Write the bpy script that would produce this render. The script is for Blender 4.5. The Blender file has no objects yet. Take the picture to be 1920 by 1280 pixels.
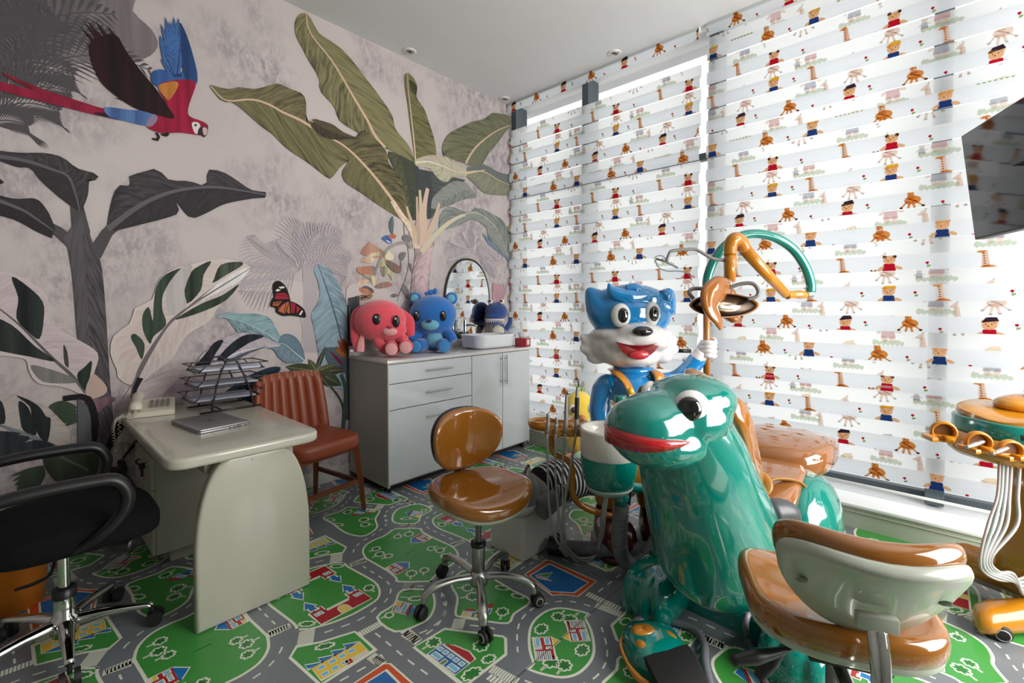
import bpy, bmesh, math, random
from mathutils import Vector, Matrix, noise
from mathutils.geometry import tessellate_polygon
R = math.radians
sc = bpy.context.scene
COL = sc.collection
random.seed(7)

# ------------------------------------------------------------------ camera, world, light
FPX, CX, EYE, TILT, YAW = 864.5, 960.0, 1.33, R(1.37), R(42.6)
CY = 573 + FPX*math.tan(TILT)
cam_data = bpy.data.cameras.new('camera'); cam = bpy.data.objects.new('camera', cam_data); COL.objects.link(cam)
cam_data.sensor_width = 36; cam_data.lens = FPX/1920*36; cam_data.shift_y = -(640-CY)/1920
cam_data.clip_start = .02
cam.location = (0, 0, EYE); cam.rotation_euler = (R(90)-TILT, 0, YAW-R(90))
sc.camera = cam
w = bpy.data.worlds.new('daylight'); sc.world = w; w.use_nodes = True
_n = w.node_tree.nodes; _bg = _n['Background']
_tc = _n.new('ShaderNodeTexCoord'); _sep = _n.new('ShaderNodeSeparateXYZ'); _rp = _n.new('ShaderNodeValToRGB')
w.node_tree.links.new(_tc.outputs['Generated'], _sep.inputs[0]); w.node_tree.links.new(_sep.outputs['Z'], _rp.inputs[0])
_rp.color_ramp.elements[0].color = (.74, .74, .72, 1); _rp.color_ramp.elements[0].position = .48
_rp.color_ramp.elements[1].color = (.94, .97, 1, 1); _rp.color_ramp.elements[1].position = .62
w.node_tree.links.new(_rp.outputs[0], _bg.inputs['Color'])
_bg.inputs['Strength'].default_value = 0.80
sc.view_settings.view_transform = 'Standard'; sc.view_settings.look = 'None'
sc.view_settings.gamma = 1; sc.view_settings.use_curve_mapping = False
sc.view_settings.exposure = 1.12
sc.cycles.max_bounces = 7; sc.cycles.diffuse_bounces = 4; sc.cycles.glossy_bounces = 4
sc.cycles.transparent_max_bounces = 12; sc.cycles.transmission_bounces = 6
sc.cycles.caustics_reflective = False; sc.cycles.caustics_refractive = False
sc.cycles.use_denoising = True
sc.cycles.sample_clamp_indirect = 6

# daylight entering through the tall glazing: a sky portal on the outer face of the window
_ld = bpy.data.lights.new('window_portal', 'AREA'); _ld.shape = 'RECTANGLE'; _ld.size = 3.4; _ld.size_y = 5.4
_ld.cycles.is_portal = True
_lo = bpy.data.objects.new('window_portal', _ld); COL.objects.link(_lo)
_lo.location = (3.85, .8, 1.8); _lo.rotation_euler = (0, R(90), 0)

# added fill light, set at the unseen wall behind the camera to brighten the room
_ld = bpy.data.lights.new('added_fill_light', 'AREA'); _ld.shape = 'RECTANGLE'; _ld.size = 2.1; _ld.size_y = 2.3; _ld.energy = 96; _ld.color = (1, .985, .96)
_lo = bpy.data.objects.new('added_fill_light', _ld); COL.objects.link(_lo); _lo.location = (2.35, -1.66, 1.75); _lo.rotation_euler = (R(90), 0, 0)

# ------------------------------------------------------------------ materials
def lin(c): return c/12.92 if c <= .04045 else ((c+.055)/1.055)**2.4
def hx(s, a=1): s = s.lstrip('#'); return tuple(lin(int(s[i:i+2], 16)/255) for i in (0, 2, 4)) + (a,)
MATS = {}
def M(name, col, rough=.5, metal=0, coat=0, bump=None, var=0, vscale=6, sheen=0, spec=.5, coatr=.05):
    if name in MATS: return MATS[name]
    m = bpy.data.materials.new(name); m.use_nodes = True; nt = m.node_tree; b = nt.nodes['Principled BSDF']
    b.inputs['Base Color'].default_value = hx(col); b.inputs['Roughness'].default_value = rough
    b.inputs['Metallic'].default_value = metal; b.inputs['Coat Weight'].default_value = coat
    b.inputs['Coat Roughness'].default_value = coatr; b.inputs['Sheen Weight'].default_value = sheen
    b.inputs['Specular IOR Level'].default_value = spec
    tc = nt.nodes.new('ShaderNodeTexCoord')
    nz = nt.nodes.new('ShaderNodeTexNoise'); nz.inputs['Scale'].default_value = vscale; nz.inputs['Detail'].default_value = 3
    nt.links.new(tc.outputs['Object'], nz.inputs['Vector'])
    mx = nt.nodes.new('ShaderNodeMix'); mx.data_type = 'RGBA'
    c = hx(col); v = max(var, .03)
    mx.inputs[6].default_value = tuple(x*(1-v) for x in c[:3]) + (1,)
    mx.inputs[7].default_value = tuple(min(1, x*(1+v)) for x in c[:3]) + (1,)
    nt.links.new(nz.outputs['Fac'], mx.inputs[0]); nt.links.new(mx.outputs[2], b.inputs['Base Color'])
    if bump:
        n2 = nt.nodes.new('ShaderNodeTexNoise'); n2.inputs['Scale'].default_value = bump[0]; n2.inputs['Detail'].default_value = 4
        nt.links.new(tc.outputs['Object'], n2.inputs['Vector'])
        bp = nt.nodes.new('ShaderNodeBump'); bp.inputs['Strength'].default_value = bump[1]; bp.inputs['Distance'].default_value = .01
        nt.links.new(n2.outputs['Fac'], bp.inputs['Height']); nt.links.new(bp.outputs['Normal'], b.inputs['Normal'])
    MATS[name] = m; return m

def M_attr(name, rough, coat=0, streak=False, spec=.5):
    """print: base colour from the mesh's own colour layer (ink), optional brush strokes along UV"""
    m = bpy.data.materials.new(name); m.use_nodes = True; nt = m.node_tree; b = nt.nodes['Principled BSDF']
    b.inputs['Roughness'].default_value = rough; b.inputs['Coat Weight'].default_value = coat
    b.inputs['Specular IOR Level'].default_value = spec
    a = nt.nodes.new('ShaderNodeAttribute'); a.attribute_name = 'Col'
    if streak:
        uv = nt.nodes.new('ShaderNodeTexCoord'); mp = nt.nodes.new('ShaderNodeMapping'); mp.inputs['Scale'].default_value = (26, 1.6, 1)
        nt.links.new(uv.outputs['UV'], mp.inputs[0])
        nz = nt.nodes.new('ShaderNodeTexNoise'); nz.inputs['Scale'].default_value = 1; nz.inputs['Detail'].default_value = 4; nz.inputs['Distortion'].default_value = .4
        nt.links.new(mp.outputs[0], nz.inputs['Vector'])
        rp = nt.nodes.new('ShaderNodeMapRange'); rp.inputs[1].default_value = .36; rp.inputs[2].default_value = .64
        nt.links.new(nz.outputs['Fac'], rp.inputs[0])
        a2 = nt.nodes.new('ShaderNodeAttribute'); a2.attribute_name = 'Col2'
        mx = nt.nodes.new('ShaderNodeMix'); mx.data_type = 'RGBA'
        nt.links.new(rp.outputs[0], mx.inputs[0]); nt.links.new(a.outputs['Color'], mx.inputs[6]); nt.links.new(a2.outputs['Color'], mx.inputs[7])
        nt.links.new(mx.outputs[2], b.inputs['Base Color'])
    else: nt.links.new(a.outputs['Color'], b.inputs['Base Color'])
    return m

def M_glass(name, col='ffffff', rough=.02, alpha=.85):
    m = bpy.data.materials.new(name); m.use_nodes = True; nt = m.node_tree; b = nt.nodes['Principled BSDF']
    b.inputs['Base Color'].default_value = hx(col); b.inputs['Roughness'].default_value = rough
    out = nt.nodes['Material Output']; tr = nt.nodes.new('ShaderNodeBsdfTransparent'); tr.inputs[0].default_value = hx(col)
    mx = nt.nodes.new('ShaderNodeMixShader'); mx.inputs[0].default_value = alpha
    nt.links.new(b.outputs[0], mx.inputs[1]); nt.links.new(tr.outputs[0], mx.inputs[2]); nt.links.new(mx.outputs[0], out.inputs[0])
    return m

# ------------------------------------------------------------------ object helpers
def thing(name, label, cat, loc=(0, 0, 0), rotz=0, group=None):
    o = bpy.data.objects.new(name, None); COL.objects.link(o); o.empty_display_size = .05
    o.location = loc; o.rotation_euler = (0, 0, rotz); o['label'] = label; o['category'] = cat
    if group: o['group'] = group
    return o
def tag(o, label, cat, group=None):
    o['label'] = label; o['category'] = cat
    if group: o['group'] = group
    return o
def obj(name, bm, mat, parent=None, smooth=True, label=None, kind=None, angle=40):
    me = bpy.data.meshes.new(name)
    if smooth:
        for f in bm.faces: f.smooth = True
        for e in bm.edges:
            if len(e.link_faces) == 2 and e.calc_face_angle(0) > R(angle): e.smooth = False
    bm.to_mesh(me); bm.free()
    for mm in (mat if isinstance(mat, (list, tuple)) else [mat]): me.materials.append(mm)
    o = bpy.data.objects.new(name, me); COL.objects.link(o)
    if parent: o.parent = parent
    if label: o['label'] = label
    if kind: o['kind'] = kind
    return o
def baked(name, bm, mat, parent=None, mods=(), label=None, smooth=True):
    """link a mesh after baking modifiers (remesh, smooth, subsurf, skin) into it"""
    me = bpy.data.meshes.new(name); bm.to_mesh(me); bm.free()
    o = bpy.data.objects.new(name, me); COL.objects.link(o)
    for t, kw in mods:
        md = o.modifiers.new(t, t)
        for k, v in kw.items(): setattr(md, k, v)
    dg = bpy.context.evaluated_depsgraph_get(); dg.update()
    ev = bpy.data.meshes.new_from_object(o.evaluated_get(dg)); ev.name = name
    o.modifiers.clear(); o.data = ev; bpy.data.meshes.remove(me)
    ev.materials.clear(); ev.materials.append(mat)
    for p in ev.polygons: p.use_smooth = smooth; p.material_index = 0
    if parent: o.parent = parent
    if label: o['label'] = label
    return o
def organic(name, bm, mat, parent=None, vox=.012, it=6, label=None):
    return baked(name, bm, mat, parent, [('REMESH', dict(mode='VOXEL', voxel_size=vox)), ('SMOOTH', dict(factor=.6, iterations=it))], label)
def B(): return bmesh.new()
def rot(a=0, b=0, c=0): return Matrix.Rotation(c, 4, 'Z') @ Matrix.Rotation(b, 4, 'Y') @ Matrix.Rotation(a, 4, 'X')
def T(v): return Matrix.Translation(Vector(v))
def bx(bm, c, s, m=None, bev=0, seg=2):
    """box of size s centred on c (m turns it about its centre)"""
    r = bmesh.ops.create_cube(bm, size=1); vs = r['verts']
    bmesh.ops.scale(bm, vec=s, verts=vs)
    if bev:
        es = list({e for v in vs for e in v.link_edges})
        q = bmesh.ops.bevel(bm, geom=es, offset=bev, segments=seg, profile=.5, affect='EDGES')
        vs = list({v for f in q['faces'] for v in f.verts} | {v for v in vs if v.is_valid})
    mm = T(c) @ (m or Matrix())
    bmesh.ops.transform(bm, matrix=mm, verts=vs); return bm
def sph(bm, c, r, m=None, u=20, v=12):
    if not isinstance(r, (tuple, list)): r = (r, r, r)
    q = bmesh.ops.create_uvsphere(bm, u_segments=u, v_segments=v, radius=1)
    bmesh.ops.transform(bm, matrix=T(c) @ (m or Matrix()) @ Matrix.Diagonal((*r, 1)), verts=q['verts']); return bm
def frame(d):
    d = Vector(d).normalized(); return d.to_track_quat('Z', 'Y').to_matrix().to_4x4()
def cyl(bm, a, b, r0, r1=None, seg=20, caps=True):
    a, b = Vector(a), Vector(b); r1 = r0 if r1 is None else r1
    q = bmesh.ops.create_cone(bm, cap_ends=caps, segments=seg, radius1=r0, radius2=r1, depth=(b-a).length)
    bmesh.ops.transform(bm, matrix=T((a+b)/2) @ frame(b-a), verts=q['verts']); return bm
def lathe(bm, prof, m=None, seg=28):
    m = m or Matrix(); rings = []
    for r, z in prof:
        if r < 1e-5: rings.append([bm.verts.new(m @ Vector((0, 0, z)))])
        else: rings.append([bm.verts.new(m @ Vector((r*math.cos(2*math.pi*i/seg), r*math.sin(2*math.pi*i/seg), z))) for i in range(seg)])
    for A, Bq in zip(rings, rings[1:]):
        for i in range(seg):
            j = (i+1) % seg
            if len(A) == 1 and len(Bq) == 1: continue
            if len(A) == 1: bm.faces.new((A[0], Bq[j], Bq[i]))
            elif len(Bq) == 1: bm.faces.new((A[i], A[j], Bq[0]))
            else: bm.faces.new((A[i], A[j], Bq[j], Bq[i]))
    return bm
def cat(pts, n=6, closed=False):
    """Catmull-Rom through the points"""
    P = [Vector(p) for p in pts]; L = len(P); out = []
    if L < 3: return P
    rng = range(L if closed else L-1)
    for i in rng:
        p0 = P[(i-1) % L] if closed or i > 0 else P[0]*2-P[1]
        p1, p2 = P[i], P[(i+1) % L]
        p3 = P[(i+2) % L] if closed or i+2 < L else P[-1]*2-P[-2]
        for k in range(n):
            t = k/n
            out.append(.5*((2*p1)+(p2-p0)*t+(2*p0-5*p1+4*p2-p3)*t*t+(3*p1-p0-3*p2+p3)*t**3))
    if not closed: out.append(P[-1])
    return out
def tube(bm, pts, r, seg=10, n=6, closed=False, flat=1, smooth=True, caps=True, up=None):
    """sweep a round (or flattened) section; r is a number or one radius per point"""
    P = cat(pts, n, closed) if smooth else [Vector(p) for p in pts]
    if isinstance(r, (list, tuple)):
        rr = []; k = len(r)-1
        for i in range(len(P)):
            t = i/(len(P)-1)*k; a = min(int(t), k-1); rr.append(r[a]+(r[a+1]-r[a])*(t-a))
    else: rr = [r]*len(P)
    rings = []; prev = None; L = len(P)
    for i, p in enumerate(P):
        d = (P[(i+1) % L]-P[i-1]) if closed else (P[min(i+1, L-1)]-P[max(i-1, 0)])
        if d.length < 1e-9: d = Vector((0, 0, 1))
        d.normalize()
        if prev is None:
            u = Vector(up) if up else (Vector((0, 0, 1)) if abs(d.z) < .9 else Vector((1, 0, 0)))
            u = (u-d*u.dot(d)).normalized()
        else: u = (prev-d*prev.dot(d)); u = u.normalized() if u.length > 1e-6 else d.orthogonal().normalized()
        prev = u; v = d.cross(u)
        rings.append([bm.verts.new(p+rr[i]*(math.cos(a)*u*flat+math.sin(a)*v)) for a in (2*math.pi*k/seg for k in range(seg))])
    for A, Bq in (list(zip(rings, rings[1:])) + ([(rings[-1], rings[0])] if closed else [])):
        for i in range(seg): bm.faces.new((A[i], A[(i+1) % seg], Bq[(i+1) % seg], Bq[i]))
    if caps and not closed:
        bm.faces.new(rings[0][::-1]); bm.faces.new(rings[-1])
    return bm
def loft(bm, rings, caps=True):
    """skin a list of equal-length closed point rings"""
    V = [[bm.verts.new(Vector(p)) for p in r] for r in rings]; n = len(V[0])
    for A, Bq in zip(V, V[1:]):
        for i in range(n): bm.faces.new((A[i], A[(i+1) % n], Bq[(i+1) % n], Bq[i]))
    if caps: bm.faces.new(V[0][::-1]); bm.faces.new(V[-1])
    return bm
def sup(rx, ry, n=28, e=2.6, c=(0, 0)):
    out = []
    for i in range(n):
        a = 2*math.pi*i/n; ca, sa = math.cos(a), math.sin(a)
        out.append((c[0]+rx*math.copysign(abs(ca)**(2/e), ca), c[1]+ry*math.copysign(abs(sa)**(2/e), sa)))
    return out
def pad(bm, out, z0, z1, r=.02, steps=4, m=None, dome=0, zf=None):
    """cushion: 2-D outline lifted from z0 to z1 with rounded rims; zf(x,y) bends it"""
    m = m or Matrix(); cx = sum(p[0] for p in out)/len(out); cy = sum(p[1] for p in out)/len(out)
    mean = sum(math.hypot(p[0]-cx, p[1]-cy) for p in out)/len(out)
    lay = []
    for i in range(steps+1):
        a = math.pi/2*i/steps; lay.append((r*(1-math.sin(a)), z0+r*(1-math.cos(a))))
    for i in range(steps+1):
        a = math.pi/2*i/steps; lay.append((r*(1-math.cos(a)), z1-r*(1-math.sin(a))))
    lay += [(mean*.35, z1+dome*.55), (mean*.7, z1+dome*.9)]
    lay = [(mean*.6, z0)]+lay
    rings = []
    for ins, z in lay:
        k = 1-ins/mean
        rings.append([m @ Vector((cx+(p[0]-cx)*k, cy+(p[1]-cy)*k, z+(zf(cx+(p[0]-cx)*k, cy+(p[1]-cy)*k) if zf else 0))) for p in out])
    return loft(bm, rings)
def prism(bm, poly, h, m=None, bev=0, seg=2):
    """extrude a 2-D polygon by h along local z, then transform"""
    vs = [bm.verts.new((p[0], p[1], 0)) for p in poly]; f = bm.faces.new(vs)
    g = bmesh.ops.extrude_face_region(bm, geom=[f]); nv = [e for e in g['geom'] if isinstance(e, bmesh.types.BMVert)]
    bmesh.ops.translate(bm, vec=(0, 0, h), verts=nv)
    allv = vs+nv
    if bev:
        es = [e for e in {e for v in allv for e in v.link_edges} if abs(e.verts[0].co.z-e.verts[1].co.z) < 1e-6]
        q = bmesh.ops.bevel(bm, geom=es, offset=bev, segments=seg, profile=.5, affect='EDGES')
        allv = list({v for f2 in q['faces'] for v in f2.verts} | {v for v in allv if v.is_valid})
    if m: bmesh.ops.transform(bm, matrix=m, verts=allv)
    bmesh.ops.recalc_face_normals(bm, faces=bm.faces[:]); return bm
def rrect(w, h, r, n=6, c=(0, 0)):
    out = []
    for sx, sy, a0 in ((1, 1, 0), (-1, 1, 90), (-1, -1, 180), (1, -1, 270)):
        for i in range(n+1):
            a = R(a0+90*i/n); out.append((c[0]+sx*(w/2-r)+r*math.cos(a), c[1]+sy*(h/2-r)+r*math.sin(a)))
    return out
def text_mesh(s, size, depth=.0006):
    cu = bpy.data.curves.new('lettering', 'FONT'); cu.body = s; cu.size = size; cu.extrude = depth; cu.align_x = 'CENTER'; cu.align_y = 'CENTER'
    o = bpy.data.objects.new('lettering', cu); COL.objects.link(o); dg = bpy.context.evaluated_depsgraph_get()
    me = bpy.data.meshes.new_from_object(o.evaluated_get(dg)); bpy.data.objects.remove(o); bm = B(); bm.from_mesh(me); return bm

# surveying: where the sight line of a photograph pixel meets a real plane of the room
_f = Vector((math.cos(YAW)*math.cos(TILT), math.sin(YAW)*math.cos(TILT), -math.sin(TILT)))
_r = Vector((math.sin(YAW), -math.cos(YAW), 0)); _u = _r.cross(_f); _E = Vector((0, 0, EYE))
def _ray(x, y): return _f+_r*((x-CX)/FPX)+_u*((CY-y)/FPX)
def on_z(x, y, z=0): d = _ray(x, y); return _E+d*((z-EYE)/d.z)
def on_y(x, y, Y): d = _ray(x, y); return _E+d*(Y/d.y)
def on_x(x, y, X): d = _ray(x, y); return _E+d*(X/d.x)
def at(x, y, dep): return _E+_ray(x, y)*dep
WALL_Y, WIN_X, CEIL = 3.36, 3.60, 3.44

# ------------------------------------------------------------------ room shell
RX0, RY0 = -1.7, -1.7
mw = M('room_paint', '9d9c99', .7); mc = M('ceiling_paint', 'cfcfcf', .8)
wallp = bpy.data.materials.new('wallpaper_ground'); wallp.use_nodes = True
nt = wallp.node_tree; b = nt.nodes['Principled BSDF']; b.inputs['Roughness'].default_value = .75; b.inputs['Specular IOR Level'].default_value = .25
tc = nt.nodes.new('ShaderNodeTexCoord')
def _noise(scale, detail, loc=(0, 0, 0), sc3=(1, 1, 1), dist=0):
    mp = nt.nodes.new('ShaderNodeMapping'); mp.inputs['Location'].default_value = loc; mp.inputs['Scale'].default_value = sc3
    nt.links.new(tc.outputs['Object'], mp.inputs[0]); n = nt.nodes.new('ShaderNodeTexNoise')
    n.inputs['Scale'].default_value = scale; n.inputs['Detail'].default_value = detail; n.inputs['Distortion'].default_value = dist
    n.inputs['Roughness'].default_value = .7
    nt.links.new(mp.outputs[0], n.inputs['Vector']); return n.outputs['Fac']
def _ramp(src, lo, hi):
    r = nt.nodes.new('ShaderNodeMapRange'); r.inputs[1].default_value = lo; r.inputs[2].default_value = hi; nt.links.new(src, r.inputs[0]); return r.outputs[0]
def _mul(a_, b_):
    r = nt.nodes.new('ShaderNodeMath'); r.operation = 'MULTIPLY'; nt.links.new(a_, r.inputs[0]); nt.links.new(b_, r.inputs[1]); return r.outputs[0]
def _mix(f, ca, cb):
    r = nt.nodes.new('ShaderNodeMix'); r.data_type = 'RGBA'; nt.links.new(f, r.inputs[0])
    for k, cc in ((6, ca), (7, cb)):
        if isinstance(cc, str): r.inputs[k].default_value = hx(cc)
        else: nt.links.new(cc, r.inputs[k])
    return r.outputs[2]
big = _ramp(_noise(1.1, 3, (3, 0, 1)), .42, .62); fine = _ramp(_noise(24, 6, sc3=(1, 1, .55)), .42, .6); fine2 = _ramp(_noise(60, 3, sc3=(1, 1, .4)), .3, .7)
base = _mix(_ramp(_noise(.8, 2), .35, .7), 'b9aeac', 'c4bab7')
c1 = _mix(_mul(big, fine), base, '8a8089'); c2 = _mix(_mul(_mul(big, fine2), fine2), c1, '9b9192')
nt.links.new(c2, b.inputs['Base Color'])

def struct(name, bm, m, parent=None, smooth=False):
    o = obj(name, bm, m, parent, smooth)
    if not parent: o['kind'] = 'structure'
    return o
wall_mural = struct('wall_back', bx(B(), ((RX0+WIN_X+.3)/2, WALL_Y+.075, CEIL/2), (WIN_X+.3-RX0, .15, CEIL)), wallp)
struct('ceiling', bx(B(), ((RX0+WIN_X+.3)/2, (RY0+WALL_Y)/2, CEIL+.06), (WIN_X+.5-RX0, WALL_Y-RY0+.3, .12)), mc)
floor = struct('floor', bx(B(), ((RX0+WIN_X)/2, (RY0+WALL_Y)/2, -.05), (WIN_X+.3-RX0, WALL_Y-RY0+.3, .1)), M('floor_vinyl_grey', '70767a', .3))
struct('wall_left', bx(B(), (RX0-.075, (RY0+WALL_Y)/2, CEIL/2), (.15, WALL_Y-RY0, CEIL)), mw)
struct('wall_front', bx(B(), ((RX0+WIN_X+.3)/2, RY0-.075, CEIL/2), (WIN_X+.3-RX0, .15, CEIL)), M('front_paint', 'cbcac7', .7))
bm = bx(B(), (1.2, WALL_Y-.006, .05), (5.0, .012, .1), bev=.003); struct('baseboard_back', bm, M('baseboard_white', 'b8b6b0', .4))
# low plinth and sill below the glazing
PL = 3.40
bm = bx(B(), ((PL+3.9)/2, (RY0+WALL_Y)/2, .062), (3.9-PL, WALL_Y-RY0, .124)); bx(bm, (PL+.02, (RY0+WALL_Y)/2, .098), (.055, WALL_Y-RY0, .008), bev=.003)
struct('wall_right', bm, M('plinth_paint', 'b9bcae', .5))
bm = bx(B(), ((PL-.01+3.9)/2, (RY0+WALL_Y)/2, .135), (3.9-PL+.02, WALL_Y-RY0, .022), bev=.006); struct('trim_1', bm, M('sill_white', 'e4e6e6', .3))
mfr = M('window_frame_grey', '4b565c', .5)
bm = B()
win = bpy.data.objects.new('window_1', None); COL.objects.link(win); win['kind'] = 'structure'; win.location = (3.78, .8, 0)
def wl(v): return Vector(v)-win.location
for y in (3.33, 2.43, 1.27, -.01, -1.35):
    obj('mullion', bx(B(), wl((3.735, y, 1.80)), (.18, .07 if y != -.01 else .085, 3.28), bev=.004), mfr, win, False)
for z in (.17, 2.52):
    obj('transom', bx(B(), wl((3.79, .83 if z < 1 else 2.33, z)), (.06, 5.1 if z < 1 else 1.95, .055), bev=.004), mfr, win, False)
gl = M_glass('window_glass', 'f6f7f8', .01, .95)
for a, c in ((3.33, 2.43), (2.43, 1.325), (1.325, -.01), (-.01, -1.35)):
    obj('pane', bx(B(), wl((3.79, (a+c)/2, 1.80)), (.008, abs(a-c)-.07, 3.2)), gl, win, False)
fill_frame = bpy.data.objects.new('added_fill_frame', None); COL.objects.link(fill_frame); fill_frame['kind'] = 'structure'; fill_frame.location = (2.35, RY0+.01, 1.75)  # made-up window frame around the added fill light
for x in (-1.08, 0, 1.08): obj('mullion', bx(B(), (x, 0, 0), (.06, .05, 2.44), bev=.004), mfr, fill_frame, False)
for z in (-1.19, 1.19): obj('rail', bx(B(), (0, 0, z), (2.22, .05, .06), bev=.004), mfr, fill_frame, False)

# recessed downlights
for i, (px, py, lab) in enumerate(((768, 96, 'recessed ceiling spotlight nearest the mural banana leaf tip'), (1152, 99, 'recessed ceiling spotlight nearest the window blinds'), (946, 185, 'recessed ceiling spotlight in the far corner of the room'))):
    p = on_z(px, py, CEIL); t = thing('ceiling_light', lab, 'ceiling light', p)
    obj('trim_ring', lathe(B(), [(.055, 0), (.055, -.004), (.05, -.008), (.036, -.007), (.034, .0), (.034, -.0002)]), M('spot_white', 'd8d8d6', .35), t)
    obj('inner_ring', lathe(B(), [(.034, -.002), (.034, -.010), (.028, -.011), (.020, -.003)]), M('spot_inner', 'b4aca4', .3, .3), t)
    obj('lamp', lathe(B(), [(.0, -.0015), (.016, -.003), (.021, -.001)]), M('spot_lamp', '4a443e', .2, .4), t)

# ------------------------------------------------------------------ 2-D drawing for printed surfaces
class Ink:
    """collects flat coloured shapes (in metres on a plane) and builds one printed sheet"""
    def __init__(s): s.v = []; s.f = []; s.c = []; s.c2 = []; s.uv = []; s.lay = 0
    def add(s, pts, faces, col, col2=None, uv=None, layer=None):
        o = len(s.v); L = s.lay if layer is None else layer
        s.v += [(p[0], p[1], L) for p in pts]
        for f in faces:
            s.f.append(tuple(o+i for i in f))
        n = len(pts); cc = col if isinstance(col, list) else [hx(col)]*n
        s.c += cc; s.c2 += (cc if col2 is None else [hx(col2)]*n); s.uv += (uv or [(p[0]*.8, p[1]*.8) for p in pts])
        if layer is None: s.lay += 1
    def poly(s, pts, col, col2=None, layer=None):
        pts = [(p[0], p[1]) for p in pts]
        tr = tessellate_polygon([[Vector((p[0], p[1], 0)) for p in pts]])
        s.add(pts, [t for t in tr], col, col2, None, layer)
    def stroke(s, pts, w, col, closed=False, layer=None, w2=None, col2=None):
        P = [Vector((p[0], p[1])) for p in pts]; n = len(P); L_, R_ = [], []
        for i, p in enumerate(P):
            a = P[i-1] if (closed or i > 0) else P[i]; c = P[(i+1) % n] if (closed or i < n-1) else P[i]
            d = (c-a); d = d.normalized() if d.length > 1e-9 else Vector((1, 0)); nn = Vector((-d.y, d.x))
            k = 1.0
            if closed or 0 < i < n-1:
                d1 = (p-a)
                if d1.length > 1e-9: k = 1/max(.55, abs(Vector((-d1.normalized().y, d1.normalized().x)).dot(nn)))
            ww = w if w2 is None else w+(w2-w)*i/max(1, n-1)
            L_.append(p+nn*ww/2*k); R_.append(p-nn*ww/2*k)
        vs = [(q.x, q.y) for q in L_+R_]
        fs = [(i, (i+1) % n, n+(i+1) % n, n+i) for i in range(n if closed else n-1)]
        uv = [(i*.04, 0) for i in range(n)]+[(i*.04, 1) for i in range(n)]
        s.add(vs, fs, col, col2, uv, layer)
    def leaf(s, Lp, Mp, Rp, cL, cR, rib=None, ribw=.02, edge=None, n=22, c2=None, ins=0):
        """painted leaf: left edge, midrib and right edge traced base to tip"""
        A, C, D = (resample(q, n) for q in (Lp, Mp, Rp)); k = 5
        for side, col in ((A, cL), (D, cR)):
            c0 = hx(col); ce = hx(edge) if edge else tuple(x*.62 for x in c0[:3])+(1,)
            pts, cols, uv = [], [], []
            for i in range(n):
                for j in range(k):
                    t = (0, .3, .65, .93, 1)[j]; q = C[i].lerp(side[i], t); pts.append((q.x, q.y))
                    e = (.35, .0, .0, .35, 1)[j]; cols.append(tuple(c0[m_]*(1-e)+ce[m_]*e for m_ in range(3))+(1,)); uv.append((i/n*1.6+t*.25, t))
            fs = [(i*k+j, i*k+j+1, (i+1)*k+j+1, (i+1)*k+j) for i in range(n-1) for j in range(k-1)]
            s.add(pts, fs, cols, c2, uv)
        if rib: s.stroke(C, ribw, rib, w2=ribw*.25)
    def build(s, name, mat, mapf, parent=None, gap=.00012):
        me = bpy.data.meshes.new(name)
        me.from_pydata([mapf(x, y, l*gap) for x, y, l in s.v], [], s.f)
        for nm, arr in (('Col', s.c), ('Col2', s.c2)):
            at_ = me.color_attributes.new(nm, 'FLOAT_COLOR', 'POINT'); at_.data.foreach_set('color', [q for c in arr for q in c])
        uvl = me.uv_layers.new(name='UVMap')
        for lp in me.loops: uvl.data[lp.index].uv = s.uv[lp.vertex_index]
        me.materials.append(mat)
        o = bpy.data.objects.new(name, me); COL.objects.link(o)
        if parent: o.parent = parent
        return o
def resample(pts, n):
    P = [Vector((p[0], p[1])) for p in cat([(p[0], p[1], 0) for p in pts], 4)] if len(pts) > 2 else [Vector((p[0], p[1])) for p in pts]
    d = [0]
    for a, c in zip(P, P[1:]): d.append(d[-1]+(c-a).length)
    out = []; j = 0
    for i in range(n):
        t = d[-1]*i/(n-1)
        while j < len(P)-2 and d[j+1] < t: j += 1
        sg = d[j+1]-d[j]; k = (t-d[j])/sg if sg > 1e-12 else 0
        out.append(P[j].lerp(P[j+1], min(1, max(0, k))))
    return out
def soft(pts, n=3): return [(p.x, p.y) for p in cat([(p[0], p[1], 0) for p in pts], n, True)]
def clip_sheet(o, planes):
    bm = B(); bm.from_mesh(o.data)
    for co, no in planes:
        bmesh.ops.bisect_plane(bm, geom=bm.verts[:]+bm.edges[:]+bm.faces[:], plane_co=co, plane_no=no, clear_outer=True)
    bm.to_mesh(o.data); bm.free()
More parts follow.
